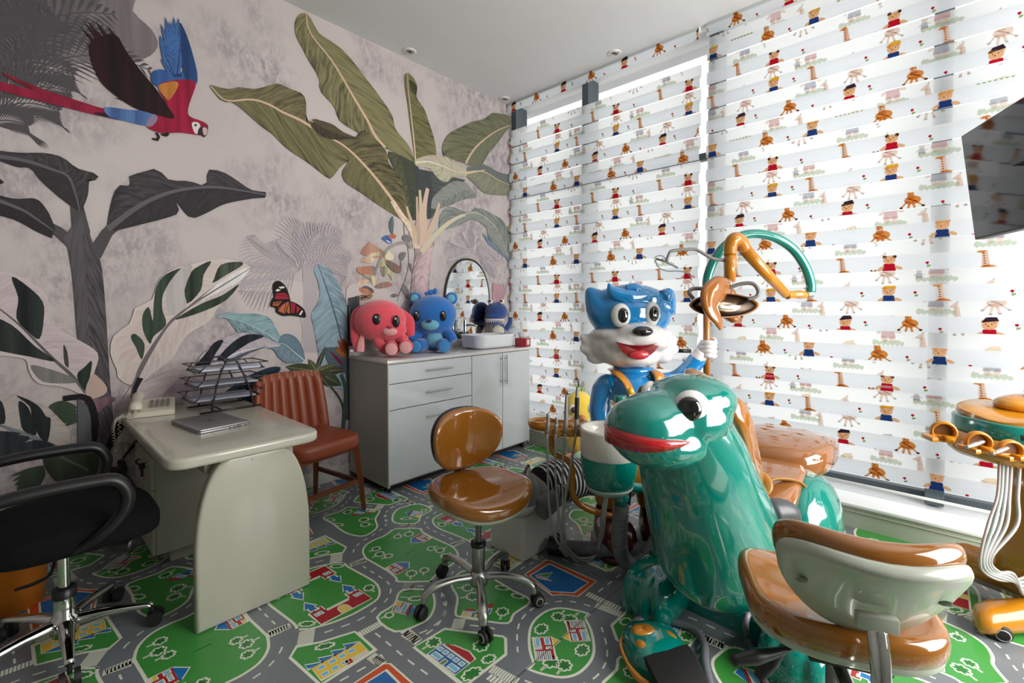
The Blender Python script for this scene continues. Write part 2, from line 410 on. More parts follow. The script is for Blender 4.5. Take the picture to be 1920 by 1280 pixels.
# ------------------------------------------------------------------ the mural (flat print on the back wall)
def wp(ox, oy, k):
    def f(*pts): return [((q := on_y(ox+x/k, oy+y/k, WALL_Y)).x, q.z) for x, y in pts]
    return f
c1_, c2_, c3_, c4_ = wp(0, 0, 2.977), wp(380, 0, 3.048), wp(0, 400, 2.782), wp(380, 380, 3.2)
c5_, c6_, c7_ = wp(380, 480, 4.572), wp(0, 640, 4.572), wp(640, 400, 6.4)
mu = Ink()
def frond(base, tip, wd, col, n=16, droop=.3, up=1):
    a, c = Vector(base), Vector(tip); d = c-a; nn = Vector((-d.y, d.x)).normalized()*d.length
    spine = [a+d*t+nn*up*.18*math.sin(t*math.pi*.8)-Vector((0, droop*d.length*t*t*.5)) for t in [i/n for i in range(n+1)]]
    mu.stroke(spine, .006, col)
    l0 = mu.lay; mu.lay += 2*n+2
    for i in range(2, n+1):
        p = spine[i]; dr = (spine[i]-spine[i-1]).normalized(); sd = Vector((-dr.y, dr.x)); L = wd*math.sin(math.pi*(.15+.8*i/n))
        for s_ in (1, -1):
            e = p+(dr*.8+sd*s_*.7)*L+Vector((0, -.25*L)); m_ = (p+e)/2+Vector((0, .08*L))
            w_ = .1*wd
            mu.poly([p, m_+sd*w_*.5, e, m_-sd*w_*.5], col, layer=l0+2*i+(s_ > 0))
# shadowy palms top left
mu.poly(soft(c1_((-400, -300), (0, -200), (720, -60), (740, 60), (850, 170), (880, 260), (800, 330), (600, 350), (400, 360), (250, 380), (100, 420), (-100, 480), (-500, 500))), '7d7475', '6e6668')
mu.poly(soft(c1_((-400, -300), (0, -200), (560, -60), (480, 100), (430, 230), (330, 300), (120, 330), (-100, 380), (-500, 400))), '666062', '5b5658')
for bs, tp, wd in (((20, 470), (700, 45), .22), ((0, 500), (690, 160), .2), ((60, 480), (860, 360), .2), ((0, 480), (420, 400), .2), ((-60, 640), (330, 600), .18), ((-80, 700), (150, 690), .16),
                   ((-100, 300), (200, -20), .3), ((100, 400), (330, 40), .25), ((60, 560), (400, 500), .16), ((-60, 560), (200, 480), .16)):
    frond(c1_(bs)[0], c1_(tp)[0], wd, '4f4b4e', 18)
# far ghost palm, middle
hill = c4_((230, 480), (330, 462), (600, 470), (850, 490), (980, 500), (980, 760), (230, 760))
mu.poly(soft(c4_((120, 520), (240, 470), (380, 462), (600, 480), (760, 600), (700, 900), (640, 1000), (560, 1000), (600, 800), (560, 620), (420, 540))), 'c3b8b4')
mu.poly(c4_((600, 370), (680, 370), (690, 620), (700, 900), (600, 900), (600, 620)), 'aca3a7')
for tp in ((160, 260), (300, 130), (610, 70), (850, 150), (890, 310), (230, 420), (850, 430), (460, 190), (730, 130)):
    frond(c4_((590, 400))[0], c4_(tp)[0], .17, 'aaa0a5', 16)
mu.poly(soft(c4_((860, 520), (940, 480), (1050, 500), (1180, 560), (1200, 600), (1100, 700), (900, 700))), 'c3b9b6')
for tp in ((1480, 190), (1560, 150), (1760, 330), (1470, 310), (1740, 420), (1640, 180)):
    frond(c4_((1620, 300))[0], c4_(tp)[0], .14, 'b3aab0', 12)
mu.poly(c4_((1740, 480), (1810, 500), (1790, 700), (1730, 700)), 'b08a92')
for x in (1730, 1755, 1780, 1805, 1825): mu.stroke(c4_((1780, 640), (x, 480)), .012, '8f6d76', w2=.003)
# dark banana tree on the left
DK, DM, DL = '3b3739', '4c474a', '5e595d'
mu.stroke(c1_((455, 1300), (430, 1150), (380, 990)), .07, DM, w2=.03)
mu.stroke(c3_((440, 210), (300, 90), (210, 40), (0, -20)), .06, DM, w2=.02)
mu.stroke(c3_((490, 220), (560, 100), (690, 0), (760, -60)), .06, DM, w2=.02)
mu.leaf(c3_((450, 1215), (455, 1100), (430, 860), (400, 600), (380, 350), (355, 190), (330, 130)), c3_((520, 1215), (500, 1000), (470, 700), (455, 400), (440, 200), (430, 0)), c3_((605, 1215), (575, 900), (550, 500), (525, 250), (480, 150), (440, 0)), '4e484b', '393538', c2='5c565a', edge='2e2a2d')
mu.leaf(c1_((0, 900), (100, 935), (170, 940), (230, 1010), (330, 1100), (430, 1175)), c1_((0, 875), (150, 900), (300, 950), (380, 985), (420, 1080), (445, 1180)), c1_((0, 843), (120, 855), (250, 855), (350, 880), (430, 940), (540, 972), (542, 1008), (500, 1000), (490, 1090), (455, 1180)), DK, DM, DL, .02, c2='2e2b2d')
mu.leaf(c1_((-60, 1075), (80, 1110), (200, 1110), (260, 1170), (290, 1230), (310, 1285)), c1_((-60, 1100), (120, 1170), (200, 1220), (300, 1290)), c1_((-60, 1190), (60, 1220), (130, 1250), (200, 1290), (290, 1330)), DK, '2f2c2e', DL, .02, c2='2a2729')
mu.leaf(c1_((595, 1280), (610, 1180), (640, 1070), (690, 1025), (740, 1050), (715, 990), (800, 960), (880, 945), (940, 1005), (1050, 1010), (1148, 1035), (1160, 950), (1240, 960), (1310, 1000), (1400, 1060), (1482, 1072)),
        c1_((600, 1280), (760, 1160), (900, 1090), (1040, 1055), (1200, 1045), (1350, 1065), (1484, 1088)),
        c1_((640, 1290), (800, 1250), (950, 1210), (1000, 1180), (975, 1115), (1060, 1215), (1150, 1190), (1250, 1140), (1400, 1110), (1478, 1104)), DM, DK, DL, .028, c2='2f2c2f', n=30)
mu.poly(c1_((-10, 990), (25, 1020), (-10, 1035)), '2e2b2d')
# green banana tree
G1, G2, G3, TN = '5f5d45', '55563f', '7c7b52', 'c9ab93'
mu.leaf(c2_((1130, 1250), (1140, 1130), (1100, 990), (1060, 900), (1060, 865)), c2_((1190, 1260), (1180, 1130), (1150, 990), (1120, 880)), c2_((1290, 1250), (1290, 1120), (1250, 1000), (1190, 880)), '5d5f45', '4a4d3f', c2='3d4136')
mu.leaf(c2_((1230, 1260), (1225, 1100), (1205, 960)), c2_((1300, 1250), (1310, 1100), (1300, 980)), c2_((1350, 1200), (1420, 1100), (1500, 1030)), '474c44', '5c625a', c2='3a4048')
mu.leaf(c2_((1300, 1190), (1320, 1120), (1420, 1040), (1500, 1040)), c2_((1320, 1195), (1400, 1130), (1500, 1090), (1560, 1110)), c2_((1340, 1200), (1420, 1170), (1490, 1140), (1565, 1130)), '7c7f78', '5f6460', c2='8d908b')
mu.leaf(c2_((1060, 860), (940, 790), (870, 750), (780, 690), (750, 610), (670, 520), (665, 450), (600, 340), (570, 280), (530, 200), (528, 120), (560, 80), (588, 76)),
        c2_((1040, 845), (985, 780), (940, 690), (880, 590), (810, 470), (750, 370), (690, 290), (640, 230), (600, 160), (590, 78)),
        c2_((1210, 930), (1180, 840), (1100, 740), (1080, 660), (1000, 540), (930, 450), (870, 370), (800, 290), (720, 230), (660, 190), (612, 100), (592, 76)), '55523c', '6b6849', TN, .028, '39351f', c2='87815c', n=30)
mu.leaf(c2_((835, 915), (780, 960), (730, 1022), (690, 1000), (600, 930), (480, 850), (400, 770), (330, 720), (240, 640), (170, 585), (110, 582), (42, 500)),
        c2_((740, 800), (690, 765), (640, 740), (560, 690), (450, 640), (380, 600), (280, 570), (130, 575), (42, 492)),
        c2_((700, 760), (640, 700), (590, 690), (590, 600), (570, 540), (500, 510), (430, 480), (380, 490), (300, 510), (200, 500), (150, 512), (42, 486)), '58553c', '594c3d', TN, .024, '35301f', c2='7a7452', n=30)
mu.leaf(c2_((1110, 1240), (1000, 1170), (900, 1100), (810, 1040), (795, 980), (830, 910), (740, 830), (640, 760), (605, 700)),
        c2_((1170, 1275), (1080, 1140), (980, 1010), (880, 900), (800, 830), (740, 795), (680, 740), (615, 690)),
        c2_((1200, 1275), (1160, 1150), (1130, 1030), (1060, 930), (1050, 870), (980, 790), (910, 742), (860, 790), (740, 715), (630, 682)), '5f5b40', '453f31', TN, .034, '332e20', c2='736c4c', n=30)
mu.leaf(c2_((860, 790), (780, 800), (700, 790), (640, 750), (610, 700)), c2_((900, 800), (780, 770), (700, 740), (630, 700)), c2_((910, 800), (800, 755), (740, 712), (640, 680)), '2f2c26', '5d513f', c2='4b4435')
mu.leaf(c2_((1210, 940), (1200, 830), (1185, 720), (1170, 600), (1155, 500), (1153, 430), (1165, 418)), c2_((1214, 940), (1207, 830), (1195, 720), (1182, 600), (1172, 510), (1168, 420)), c2_((1335, 900), (1322, 800), (1290, 700), (1262, 620), (1220, 560), (1224, 490), (1196, 440), (1172, 418)), '5f5d45', '5a573a', TN, .018, '39351f', c2='77744d')
mu.poly(soft(c2_((1175, 460), (1200, 470), (1222, 500), (1215, 545), (1190, 520))), '34311f', '4c4a31')
mu.leaf(c2_((1375, 895), (1365, 840), (1400, 770), (1470, 730), (1530, 700), (1610, 680), (1650, 648), (1700, 650), (1760, 665)), c2_((1500, 935), (1530, 880), (1570, 830), (1630, 780), (1690, 742), (1760, 715)), c2_((1520, 945), (1590, 942), (1630, 880), (1680, 820), (1720, 765), (1760, 720)), '585944', '636a58', 'bfa48f', .024, '3c3f30', c2='73725a')
mu.leaf(c2_((1500, 960), (1600, 940), (1690, 985), (1760, 1000)), c2_((1500, 985), (1600, 980), (1690, 1030), (1760, 1060)), c2_((1500, 1005), (1560, 1060), (1620, 1108), (1760, 1118)), '5a636b', '8a8972', 'c4aa96', .014, c2='6f7266')
mu.leaf(c2_((1205, 915), (1235, 903), (1300, 885), (1370, 890), (1440, 920), (1505, 965)), c2_((1215, 930), (1290, 925), (1370, 950), (1440, 980), (1505, 985)), c2_((1215, 950), (1290, 962), (1340, 1020), (1390, 1042), (1430, 1012), (1505, 1008)), 'a39886', '9b9a83', 'd9d0bd', .014, '6d6455', c2='bdb5a0')
mu.stroke(c2_((1500, 992), (1610, 972)), .02, TN, w2=.008)
mu.leaf(c4_((1415, 165), (1420, 80), (1480, 22), (1590, 62), (1640, 28), (1720, 60), (1800, 110), (1840, 200), (1840, 350)), c4_((1420, 166), (1500, 100), (1570, 70), (1640, 60), (1720, 110), (1780, 190), (1838, 352)), c4_((1425, 168), (1500, 150), (1560, 125), (1620, 100), (1700, 150), (1710, 210), (1760, 262), (1836, 354)), '656b66', '7c817b', 'b9b09c', .014, '474d50', c2='8c908a')
mu.leaf(c4_((1690, 190), (1740, 250), (1790, 300), (1838, 330)), c4_((1680, 200), (1740, 270), (1838, 350)), c4_((1675, 175), (1720, 260), (1800, 310), (1838, 360)), '6d8296', '7d92a3', c2='5f7488')
# trunk and stems
mu.leaf(c7_((820, 1200), (825, 1100), (830, 900), (850, 700), (880, 480), (840, 330), (800, 220)), c7_((920, 1200), (930, 900), (950, 700), (960, 500), (940, 300), (900, 100)), c7_((1010, 1200), (1040, 950), (1055, 700), (1080, 470), (1120, 340), (1130, 300)), '7d6f70', 'a58b92', c2='c0a9a8', edge='5c5052', n=24)
for P_, w_, cl in ((((900, 420), (880, 280), (790, 120), (700, 10), (600, -150)), .05, TN), (((890, 360), (860, 180), (800, 0), (780, -80)), .03, 'c2ab94'), (((900, 340), (935, 170), (950, 0), (935, -280)), .035, 'c7b78f'),
                   (((930, 380), (915, 150), (905, -60), (900, -200)), .03, 'b89f92'), (((980, 400), (990, 150), (985, 0), (1000, -150), (1030, -300)), .05, 'cbae9e'), (((1020, 330), (1070, 170), (1130, 20), (1170, -120)), .036, 'c7ad97'),
                   (((960, 470), (1060, 330), (1170, 210), (1290, 110), (1410, 40), (1480, 20)), .035, 'c5bba2')):
    mu.stroke(resample(c7_(*P_), 14), w_*1.7, cl, w2=w_*.7, col2='e0cdb8' if cl == TN else None)
mu.leaf(c7_((900, 1150), (880, 800), (900, 640), (980, 480)), c7_((960, 1150), (960, 800), (1000, 600), (1050, 400)), c7_((1005, 1150), (1030, 800), (1060, 600), (1085, 420)), '9b8288', 'b896a0', c2='d6bfbd', edge='8a7077')
mu.poly(c7_((820, 1200), (830, 960), (850, 1000), (860, 1200)), '3c3a40')
# hanging vine with lantern flowers
mu.stroke(resample(c7_((830, 420), (800, 360), (730, 350), (640, 375), (560, 420), (500, 500), (440, 600), (400, 740)), 16), .03, '8a837f', w2=.012, col2='a59d97')
mu.stroke(resample(c7_((745, 120), (755, 270), (790, 400), (805, 600), (760, 800), (700, 940), (665, 1050)), 14), .006, '77706f')
for P_ in (((800, 260), (730, 270), (735, 320), (820, 350)), ((770, 470), (710, 470), (685, 520), (720, 570), (760, 520)), ((705, 560), (720, 640), (710, 710), (745, 760), (700, 690)), ((740, 840), (720, 920), (770, 990), (820, 1030), (800, 920)), ((580, 990), (620, 960), (680, 985), (620, 1010)), ((810, 610), (835, 610), (840, 720))):
    mu.poly(soft(c7_(*P_)), '807a7b', '6b6567')
mu.poly(soft(c7_((610, 30), (570, 110), (575, 200), (610, 250), (625, 130))), '6a7568', '4f5a58')
mu.stroke(c7_((605, 40), (615, 130), (608, 260)), .012, '5b6f86')
mu.poly(soft(c7_((480, 305), (510, 270), (560, 265), (590, 300), (600, 355), (560, 360), (520, 335))), '4a6a9c', '34548c')
mu.poly(soft(c7_((560, 270), (600, 250), (650, 262), (640, 300), (600, 300), (580, 310))), 'a35a4c', 'c47a60')
mu.poly(c7_((525, 320), (560, 350), (590, 352), (560, 330)), 'dfe2e6')
for P_, cl, k2 in ((((330, 350), (230, 470), (300, 510), (420, 530), (510, 520), (510, 460), (400, 390)), 'a0705f', 'b99078'), (((300, 520), (500, 500), (520, 470), (380, 470)), '77796a', 'd6c4a2'), (((220, 570), (320, 510), (400, 550), (340, 600)), 'a98a78', 'd8c2a6'),
                 (((560, 450), (510, 540), (600, 560), (620, 510)), 'cdbf9f', 'e6dcc0'), (((480, 540), (420, 640), (480, 640), (540, 580)), 'b7ac8b', '6c6f60'), (((520, 560), (620, 590), (700, 650), (690, 720), (610, 690), (540, 620)), '93705f', '5d5953'),
                 (((470, 660), (540, 640), (640, 760), (600, 800), (560, 720), (500, 760)), '7a7a66', 'd9cba6'), (((180, 660), (250, 640), (380, 635), (390, 730), (300, 750), (210, 720)), 'a8735f', 'b9866f'), (((350, 640), (400, 640), (400, 740), (370, 720)), '6a615c', '8a7d74'),
                 (((260, 740), (360, 740), (430, 830), (380, 870), (340, 790)), '7a7b68', 'd6c8a5'), (((180, 830), (270, 790), (330, 820), (240, 850)), 'c69c80', 'e0c5a5'), (((390, 880), (450, 840), (540, 820), (600, 850), (560, 880), (440, 905)), '9c8277', '6d5d59'), (((530, 840), (590, 835), (600, 865), (545, 875)), 'b3715e', 'b3715e'),
                 (((210, 890), (300, 900), (360, 930), (340, 980), (230, 950)), 'a66a57', 'bb8468'), (((240, 885), (300, 870), (380, 920), (370, 960), (320, 910)), '4f4c4a', '6c6662'), (((150, 1000), (260, 970), (380, 980), (300, 1040), (200, 1040)), '56524c', 'd0a47e')):
    mu.poly(soft(c7_(*P_)), cl, k2)
for k in range(9): mu.stroke(c7_((330-k*10, 985), (180+k*22, 1035-abs(4-k)*3)), .006, '2f2d2c', w2=.002)
# blue foliage
mu.leaf(c5_((1070, 1120), (1000, 900), (950, 620), (925, 500), (990, 380), (990, 230), (950, 140), (965, 75)), c5_((1250, 1150), (1180, 700), (1110, 440), (1040, 230), (985, 76)), c5_((1300, 1130), (1240, 800), (1235, 500), (1220, 380), (1160, 230), (1080, 110), (1000, 72)), '7f93a0', '667886', '4f5d6b', .022, '55646f', c2='93a9b4', n=26)
mu.leaf(c5_((1080, 960), (1030, 800), (1100, 780)), c5_((1150, 1000), (1150, 850), (1180, 780)), c5_((1250, 1000), (1260, 850), (1250, 740)), '45525f', '39454f', c2='56656f')
mu.leaf(c5_((860, 890), (800, 800), (740, 740), (655, 680), (620, 600), (560, 520), (480, 500), (400, 490), (320, 495), (240, 480), (180, 490), (120, 515)), c5_((850, 905), (740, 810), (620, 715), (500, 640), (360, 570), (230, 530), (120, 518)), c5_((840, 915), (700, 830), (600, 735), (480, 665), (380, 662), (300, 655), (250, 590), (200, 530), (120, 522)), '76949c', '525f6e', 'a3b8bb', .012, '3e4b5b', c2='8fabae')
mu.leaf(c5_((875, 880), (850, 780), (790, 690), (710, 665), (665, 690), (640, 740)), c5_((865, 890), (780, 820), (700, 755), (635, 745)), c5_((850, 910), (720, 915), (650, 870), (600, 800), (540, 790), (620, 765)), '6c828f', '7f949f', 'a9bcc2', .01, '4c5c69', c2='5f7583')
mu.leaf(c5_((-60, 1200), (100, 1200), (300, 1290), (400, 1380)), c5_((-30, 1290), (200, 1180), (400, 1090), (560, 1000), (665, 955)), c5_((60, 1260), (300, 1080), (420, 1010), (560, 955), (640, 945), (665, 952)), '1e2c3c', '2b3d52', c2='15202c', edge='121a24')
mu.leaf(c5_((300, 1300), (350, 1180), (520, 1060), (640, 1000)), c5_((360, 1300), (450, 1170), (560, 1080), (665, 960)), c5_((460, 1300), (520, 1170), (600, 1080), (668, 965)), '27384b', '1f2c3b', c2='34485e')
# olive rosette and strelitzia
def lf(f, b_, t_, w_, cA, cB, rib=None, c2=None):
    a, c = Vector(f(b_)[0]), Vector(f(t_)[0]); d = c-a; nn = Vector((-d.y, d.x))*w_
    mu.leaf([a, a+d*.3+nn, a+d*.65+nn*.9, c], [a, a+d*.5, c], [a, a+d*.3-nn, a+d*.65-nn*.9, c], cA, cB, rib, .006, n=12, c2=c2)
for t_, w_, cA, cB in (((600, 1050), .12, '4a5647', '3a4539'), ((705, 945), .17, '5a5b3c', '454a30'), ((1050, 760), .08, '3c3f33', '2e3228'), ((900, 880), .2, '565a39', '6a6c47'), ((1230, 975), .13, '4c5136', '3b4029'), ((1190, 1110), .2, '4a4f38', '383c2b'), ((1150, 920), .12, '6b6d48', '565a39'), ((1080, 1120), .16, '41462f', '31361f')):
    lf(c5_, (970, 985), t_, w_, cA, cB, '8b8c66', '33382a')
mu.poly(c5_((1240, 360), (1340, 340), (1340, 1400), (1220, 1400), (1230, 800)), '3a3b40', '4f5054')
for i, x in enumerate((1250, 1262, 1276, 1290, 1305)): mu.stroke(c5_((x, 1280), (x+4, 900), (x-6, 420+i*14)), .014, ('25262a', '5d6266', '2f3134', '6d7276', '222327')[i])
for a_, t_, cl in (((1230, 880), (1135, 770), 'b0602e'), ((1235, 840), (1150, 715), '9c4a28'), ((1240, 800), (1190, 700), '8c3a22'), ((1225, 860), (1130, 800), 'c07a3c'), ((1250, 800), (1240, 700), '8c1f2f')):
    lf(c5_, a_, t_, .14, cl, cl, None, '5f2a1c')
lf(c5_, (1210, 950), (1080, 805), .06, '8f2046', '6e1836', None, '4d1228')
mu.stroke(resample(c5_((1090, 1110), (1160, 1200), (1200, 1300), (1210, 1500)), 10), .012, '2f3a2c')
mu.stroke(resample(c5_((1180, 1010), (1225, 1150), (1215, 1300), (1190, 1600)), 10), .03, '40504a')
# butterfly
mu.poly(soft(c5_((595, 260), (610, 225), (650, 212), (700, 250), (730, 310), (745, 370), (740, 385), (660, 380), (605, 345)), 3), '17120f')
mu.poly(soft(c5_((610, 350), (580, 390), (578, 430), (620, 445), (625, 480), (680, 512), (740, 510), (800, 515), (870, 528), (880, 500), (860, 450), (800, 405), (740, 385), (680, 375)), 3), '1b130f')
for P_, cl in ((((625, 320), (700, 315), (730, 340), (735, 368), (640, 370), (615, 365)), '9c2138'), (((600, 395), (680, 385), (640, 430), (592, 425)), 'a4543a'), (((650, 440), (720, 390), (735, 395), (700, 495), (640, 470)), 'b5603f'),
               (((715, 480), (738, 400), (745, 495)), 'b0663f'), (((752, 395), (790, 410), (780, 490), (755, 485)), 'ac1f3c'), (((800, 425), (835, 450), (800, 490)), 'a02038'), (((618, 295), (640, 280), (665, 290), (640, 305)), 'd8cfc8'), (((645, 265), (690, 258), (700, 272), (665, 280)), 'd8cfc8'), (((820, 500), (848, 460), (855, 475), (835, 508)), 'd5ccc5')):
    mu.poly(c5_(*P_), cl)
for P_ in (((625, 335), (730, 345)), ((690, 390), (640, 470)), ((715, 392), (690, 495)), ((600, 410), (670, 395)), ((770, 400), (768, 490))): mu.stroke(c5_(*P_), .004, '17120f')
# pale variegated leaves
PK, CR, PG = 'bda9a7', 'c9beb6', 'a9999c'
def patch(f, *pts, c='20281f', k='39473a'): mu.poly(soft(f(*pts), 3), c, k)
mu.leaf(c3_((600, 1190), (620, 1020), (680, 900)), c3_((690, 1190), (690, 1040), (700, 900)), c3_((860, 1180), (880, 950), (960, 800), (1020, 760)), 'b1a3a2', 'a8969c', c2='bdb0b0', edge='a8999a')
mu.leaf(c3_((700, 900), (620, 868), (605, 800), (575, 740), (590, 640), (680, 570), (700, 495), (790, 450), (825, 350), (900, 290), (960, 275), (1080, 245), (1200, 240), (1260, 255), (1308, 282)), c3_((700, 905), (735, 790), (860, 600), (980, 490), (1150, 360), (1308, 284)), c3_((715, 905), (800, 830), (900, 750), (965, 640), (1090, 560), (1140, 480), (1230, 380), (1308, 288)), PK, 'b7a5a5', '6f6668', .016, 'd3c9c4', c2=CR, n=28)
mu.poly(soft(c3_((1030, 460), (1130, 370), (1230, 305), (1302, 284), (1250, 350), (1150, 405))), 'dcdad8', 'cfcac9')
patch(c3_, (815, 380), (860, 320), (945, 285), (900, 340), (850, 420), (845, 500), (865, 580), (800, 640), (780, 680), (745, 610), (742, 530), (775, 488), (795, 560), (800, 470))
patch(c3_, (985, 330), (1010, 290), (1100, 248), (1060, 320), (1045, 400), (975, 470), (950, 400))
patch(c3_, (1115, 340), (1150, 268), (1245, 252), (1262, 270), (1180, 320), (1110, 362), c='2b3329', k='4a5346')
patch(c3_, (915, 555), (960, 520), (1060, 465), (1160, 425), (1245, 368), (1180, 450), (1060, 510), c='252c22')
patch(c3_, (680, 645), (705, 628), (752, 680), (738, 762), (708, 700))
mu.poly(soft(c3_((940, 290), (1000, 275), (960, 400), (970, 480), (900, 530), (870, 500), (860, 400))), 'a09a98', 'bab3b0')
mu.stroke(resample(c3_((690, 960), (705, 870), (860, 600), (980, 490), (1305, 285)), 16), .02, '6a6264', w2=.004)
mu.leaf(c3_((450, 940), (500, 800), (512, 745), (480, 700), (300, 600), (255, 560), (250, 440), (180, 370), (80, 320), (0, 303), (-80, 300)), c3_((450, 935), (380, 850), (280, 760), (180, 660), (100, 580), (0, 500), (-80, 450)), c3_((440, 950), (330, 905), (200, 885), (150, 820), (130, 760), (0, 740), (-80, 730)), 'b3a1a8', 'b9aaa9', '5d5758', .018, 'c9bcb8', c2='c4b6b6', n=28)
patch(c3_, (60, 330), (150, 385), (222, 460), (228, 550), (205, 655), (140, 610), (85, 545), (95, 440), c='131719', k='2c3431')
patch(c3_, (-60, 545), (60, 580), (180, 690), (290, 770), (150, 745), (-60, 690), c='1a1f1e', k='333a35')
patch(c3_, (160, 790), (250, 808), (370, 850), (395, 882), (250, 882), (190, 850), c='6a6866', k='7f7b79')
patch(c3_, (400, 845), (440, 800), (478, 768), (470, 840), (445, 925), c='16211c', k='25342b')
patch(c3_, (330, 685), (350, 720), (358, 800), (335, 780), c='3a3838', k='59504f')
mu.poly(soft(c3_((480, 838), (520, 860), (558, 910), (540, 945), (470, 965), (445, 920))), 'bda79c', 'b39a8e')
mu.poly(soft(c3_((330, 965), (420, 950), (470, 965), (590, 955), (600, 975), (540, 1010), (500, 1040), (470, 990), (400, 972))), '5c414c', '8c6f78')
mu.stroke(resample(c3_((330, 965), (440, 955), (480, 1010), (495, 1100), (480, 1215)), 12), .03, '151416')
for i in range(5): patch(c6_, (420+i*38, 560+i*36), (530+i*24, 505+i*34), (660, 560+i*32), (560, 620+i*26), c='3c4a39', k='2c3a2a')
mu.leaf(c6_((490, 905), (430, 900), (250, 820), (100, 760), (0, 720), (-200, 700)), c6_((480, 905), (350, 840), (200, 780), (0, 712), (-200, 650)), c6_((580, 890), (600, 780), (540, 690), (400, 560), (250, 500), (130, 460), (-200, 430)), '2c3033', 'a29c9a', '6e7478', .02, c2='b3a59c', edge='8d8683')
patch(c6_, (135, 460), (250, 500), (340, 560), (395, 640), (435, 665), (410, 850), (350, 830), (300, 740), (270, 640), (250, 550), c='101214', k='2b3135')
patch(c6_, (160, 510), (240, 560), (290, 700), (310, 800), (200, 760), (170, 650), c='13171a', k='262d31')
patch(c6_, (-100, 470), (20, 520), (40, 700), (-100, 660), c='16161a', k='2a2a30')
for P_ in (((-200, 760), (180, 780), (0, 830)), ((-200, 850), (100, 800), (260, 830), (0, 960), (-200, 980)), ((0, 960), (300, 840), (480, 900), (300, 960), (60, 1040))): patch(c6_, *P_, c='14171a', k='343b40')
mu.poly(c6_((665, 500), (720, 520), (770, 620), (790, 900), (665, 905)), '4e4e53', '605f66')
patch(c6_, (380, 960), (560, 940), (760, 950), (870, 1000), (780, 1180), (520, 1210), (400, 1090), c='2c332b', k='3e4638')
mu.stroke(c6_((520, 985), (760, 1100)), .012, '5a6052')
for i in range(7): patch(c6_, (390, 1060+i*10), (250-i*18, 1080+i*34), (90+i*20, 1150+i*40), (240+i*10, 1120+i*30), c='2f3a2e', k='465244')
for P_, w_ in ((((1200, 310), (1150, 420), (1160, 480)), .03), (((1060, 660), (980, 800), (900, 960)), .05), (((1280, 750), (1160, 860), (1050, 1000)), .02)): mu.stroke(resample(c6_(*P_), 8), w_, '17161a', w2=w_*.5)
patch(c6_, (1200, 810), (1330, 820), (1330, 900), (1180, 880), (1060, 1000), c='1c1b20', k='2c2b30')
patch(c6_, (870, 1110), (950, 1070), (1040, 1090), (1060, 1180), (960, 1200), c='5f1f33', k='401624')
patch(c6_, (1000, 1030), (1060, 1010), (1090, 1100), (1040, 1120), c='26232a', k='3a363e')
patch(c6_, (900, 1150), (1060, 1120), (1180, 1290), (1180, 1500), (900, 1500), c='1d1c20', k='2f2c33')
mu.leaf(c5_((-80, 1000), (-20, 850), (120, 740), (250, 670), (400, 655), (520, 690), (665, 762)), c5_((-60, 1010), (150, 900), (350, 810), (660, 766)), c5_((60, 960), (200, 915), (330, 890), (450, 800), (660, 770)), 'a59ba3', '8e8a97', 'd5d5d6', .012, '77737c', c2='bcb3b8')
patch(c5_, (-80, 960), (0, 860), (100, 740), (175, 725), (90, 860), (20, 1000), c='14151b', k='272931')
patch(c5_, (120, 880), (250, 740), (380, 670), (525, 685), (400, 740), (260, 830), (160, 900), c='14161c', k='262a33')
patch(c5_, (180, 905), (300, 850), (430, 800), (560, 770), (400, 830), (260, 900), c='4a4d59', k='5d606b')
patch(c3_, (840, 960), (900, 890), (1000, 850), (1100, 930), (1000, 960), (900, 990), c='8d7a86', k='9e8c95')
# macaw
mu.poly(c1_((15, 408), (250, 505), (520, 592), (600, 615), (240, 532), (20, 424)), '8c2038', '6f1628')
mu.poly(soft(c1_((-80, 440), (0, 458), (200, 510), (400, 565), (520, 592), (720, 655), (720, 678), (560, 650), (400, 612), (200, 560), (0, 508), (-80, 480))), '7a1730', '94213c')
mu.poly(soft(c1_((515, 632), (640, 640), (760, 690), (800, 690), (640, 668))), '2a1d28')
mu.poly(soft(c1_((585, 602), (720, 615), (850, 630), (860, 690), (800, 702), (700, 678), (610, 655))), '5a7cab', '40588c')
mu.poly(soft(c1_((840, 430), (890, 390), (1080, 420), (1095, 470), (1040, 500), (880, 490))), '3a5f98', '2d4a80')
for i, t_ in enumerate(((895, 135), (920, 97), (945, 120), (968, 96), (995, 102), (1015, 150), (890, 200), (895, 260), (895, 330))):
    a_ = (1010-i*5, 430); lf(c1_, a_, t_, .07 if i < 6 else .12, '35588f', '2b477a', '1e2f52', '4a70a8')
mu.poly(soft(c1_((1000, 130), (1040, 200), (1075, 310), (1100, 420), (1085, 470), (1030, 440), (1010, 300))), '2c4a7c', '203863')
mu.poly(soft(c1_((880, 480), (990, 448), (1060, 450), (1092, 468), (1070, 540), (1050, 600), (1055, 650), (1130, 680), (1160, 708), (1140, 755), (1080, 752), (1000, 742), (900, 745), (815, 705), (870, 640), (930, 590))), 'a01c3e', '7c142c')
mu.poly(soft(c1_((880, 485), (940, 460), (990, 462), (985, 500), (945, 560), (920, 545))), 'a8672f', 'c28240')
mu.poly(soft(c1_((850, 640), (880, 660), (850, 705), (810, 705)), 2), '9c6f78', '6f7da0')
for i in range(13):
    tx = (445, 470, 490, 535, 600)[i] if i < 5 else 480+(i-5)*22; ty = (150, 128, 122, 122, 145)[i] if i < 5 else 240+(i-5)*44
    lf(c1_, (880-i*3, 600), (tx, ty), .045, '2c1519', '1d0f12', None, '3c1a20')
mu.poly(soft(c1_((640, 195), (700, 285), (780, 392), (870, 500), (930, 590), (972, 665), (860, 640), (740, 600), (600, 500), (540, 420), (500, 300), (520, 230))), '2e1318', '1a0d10')
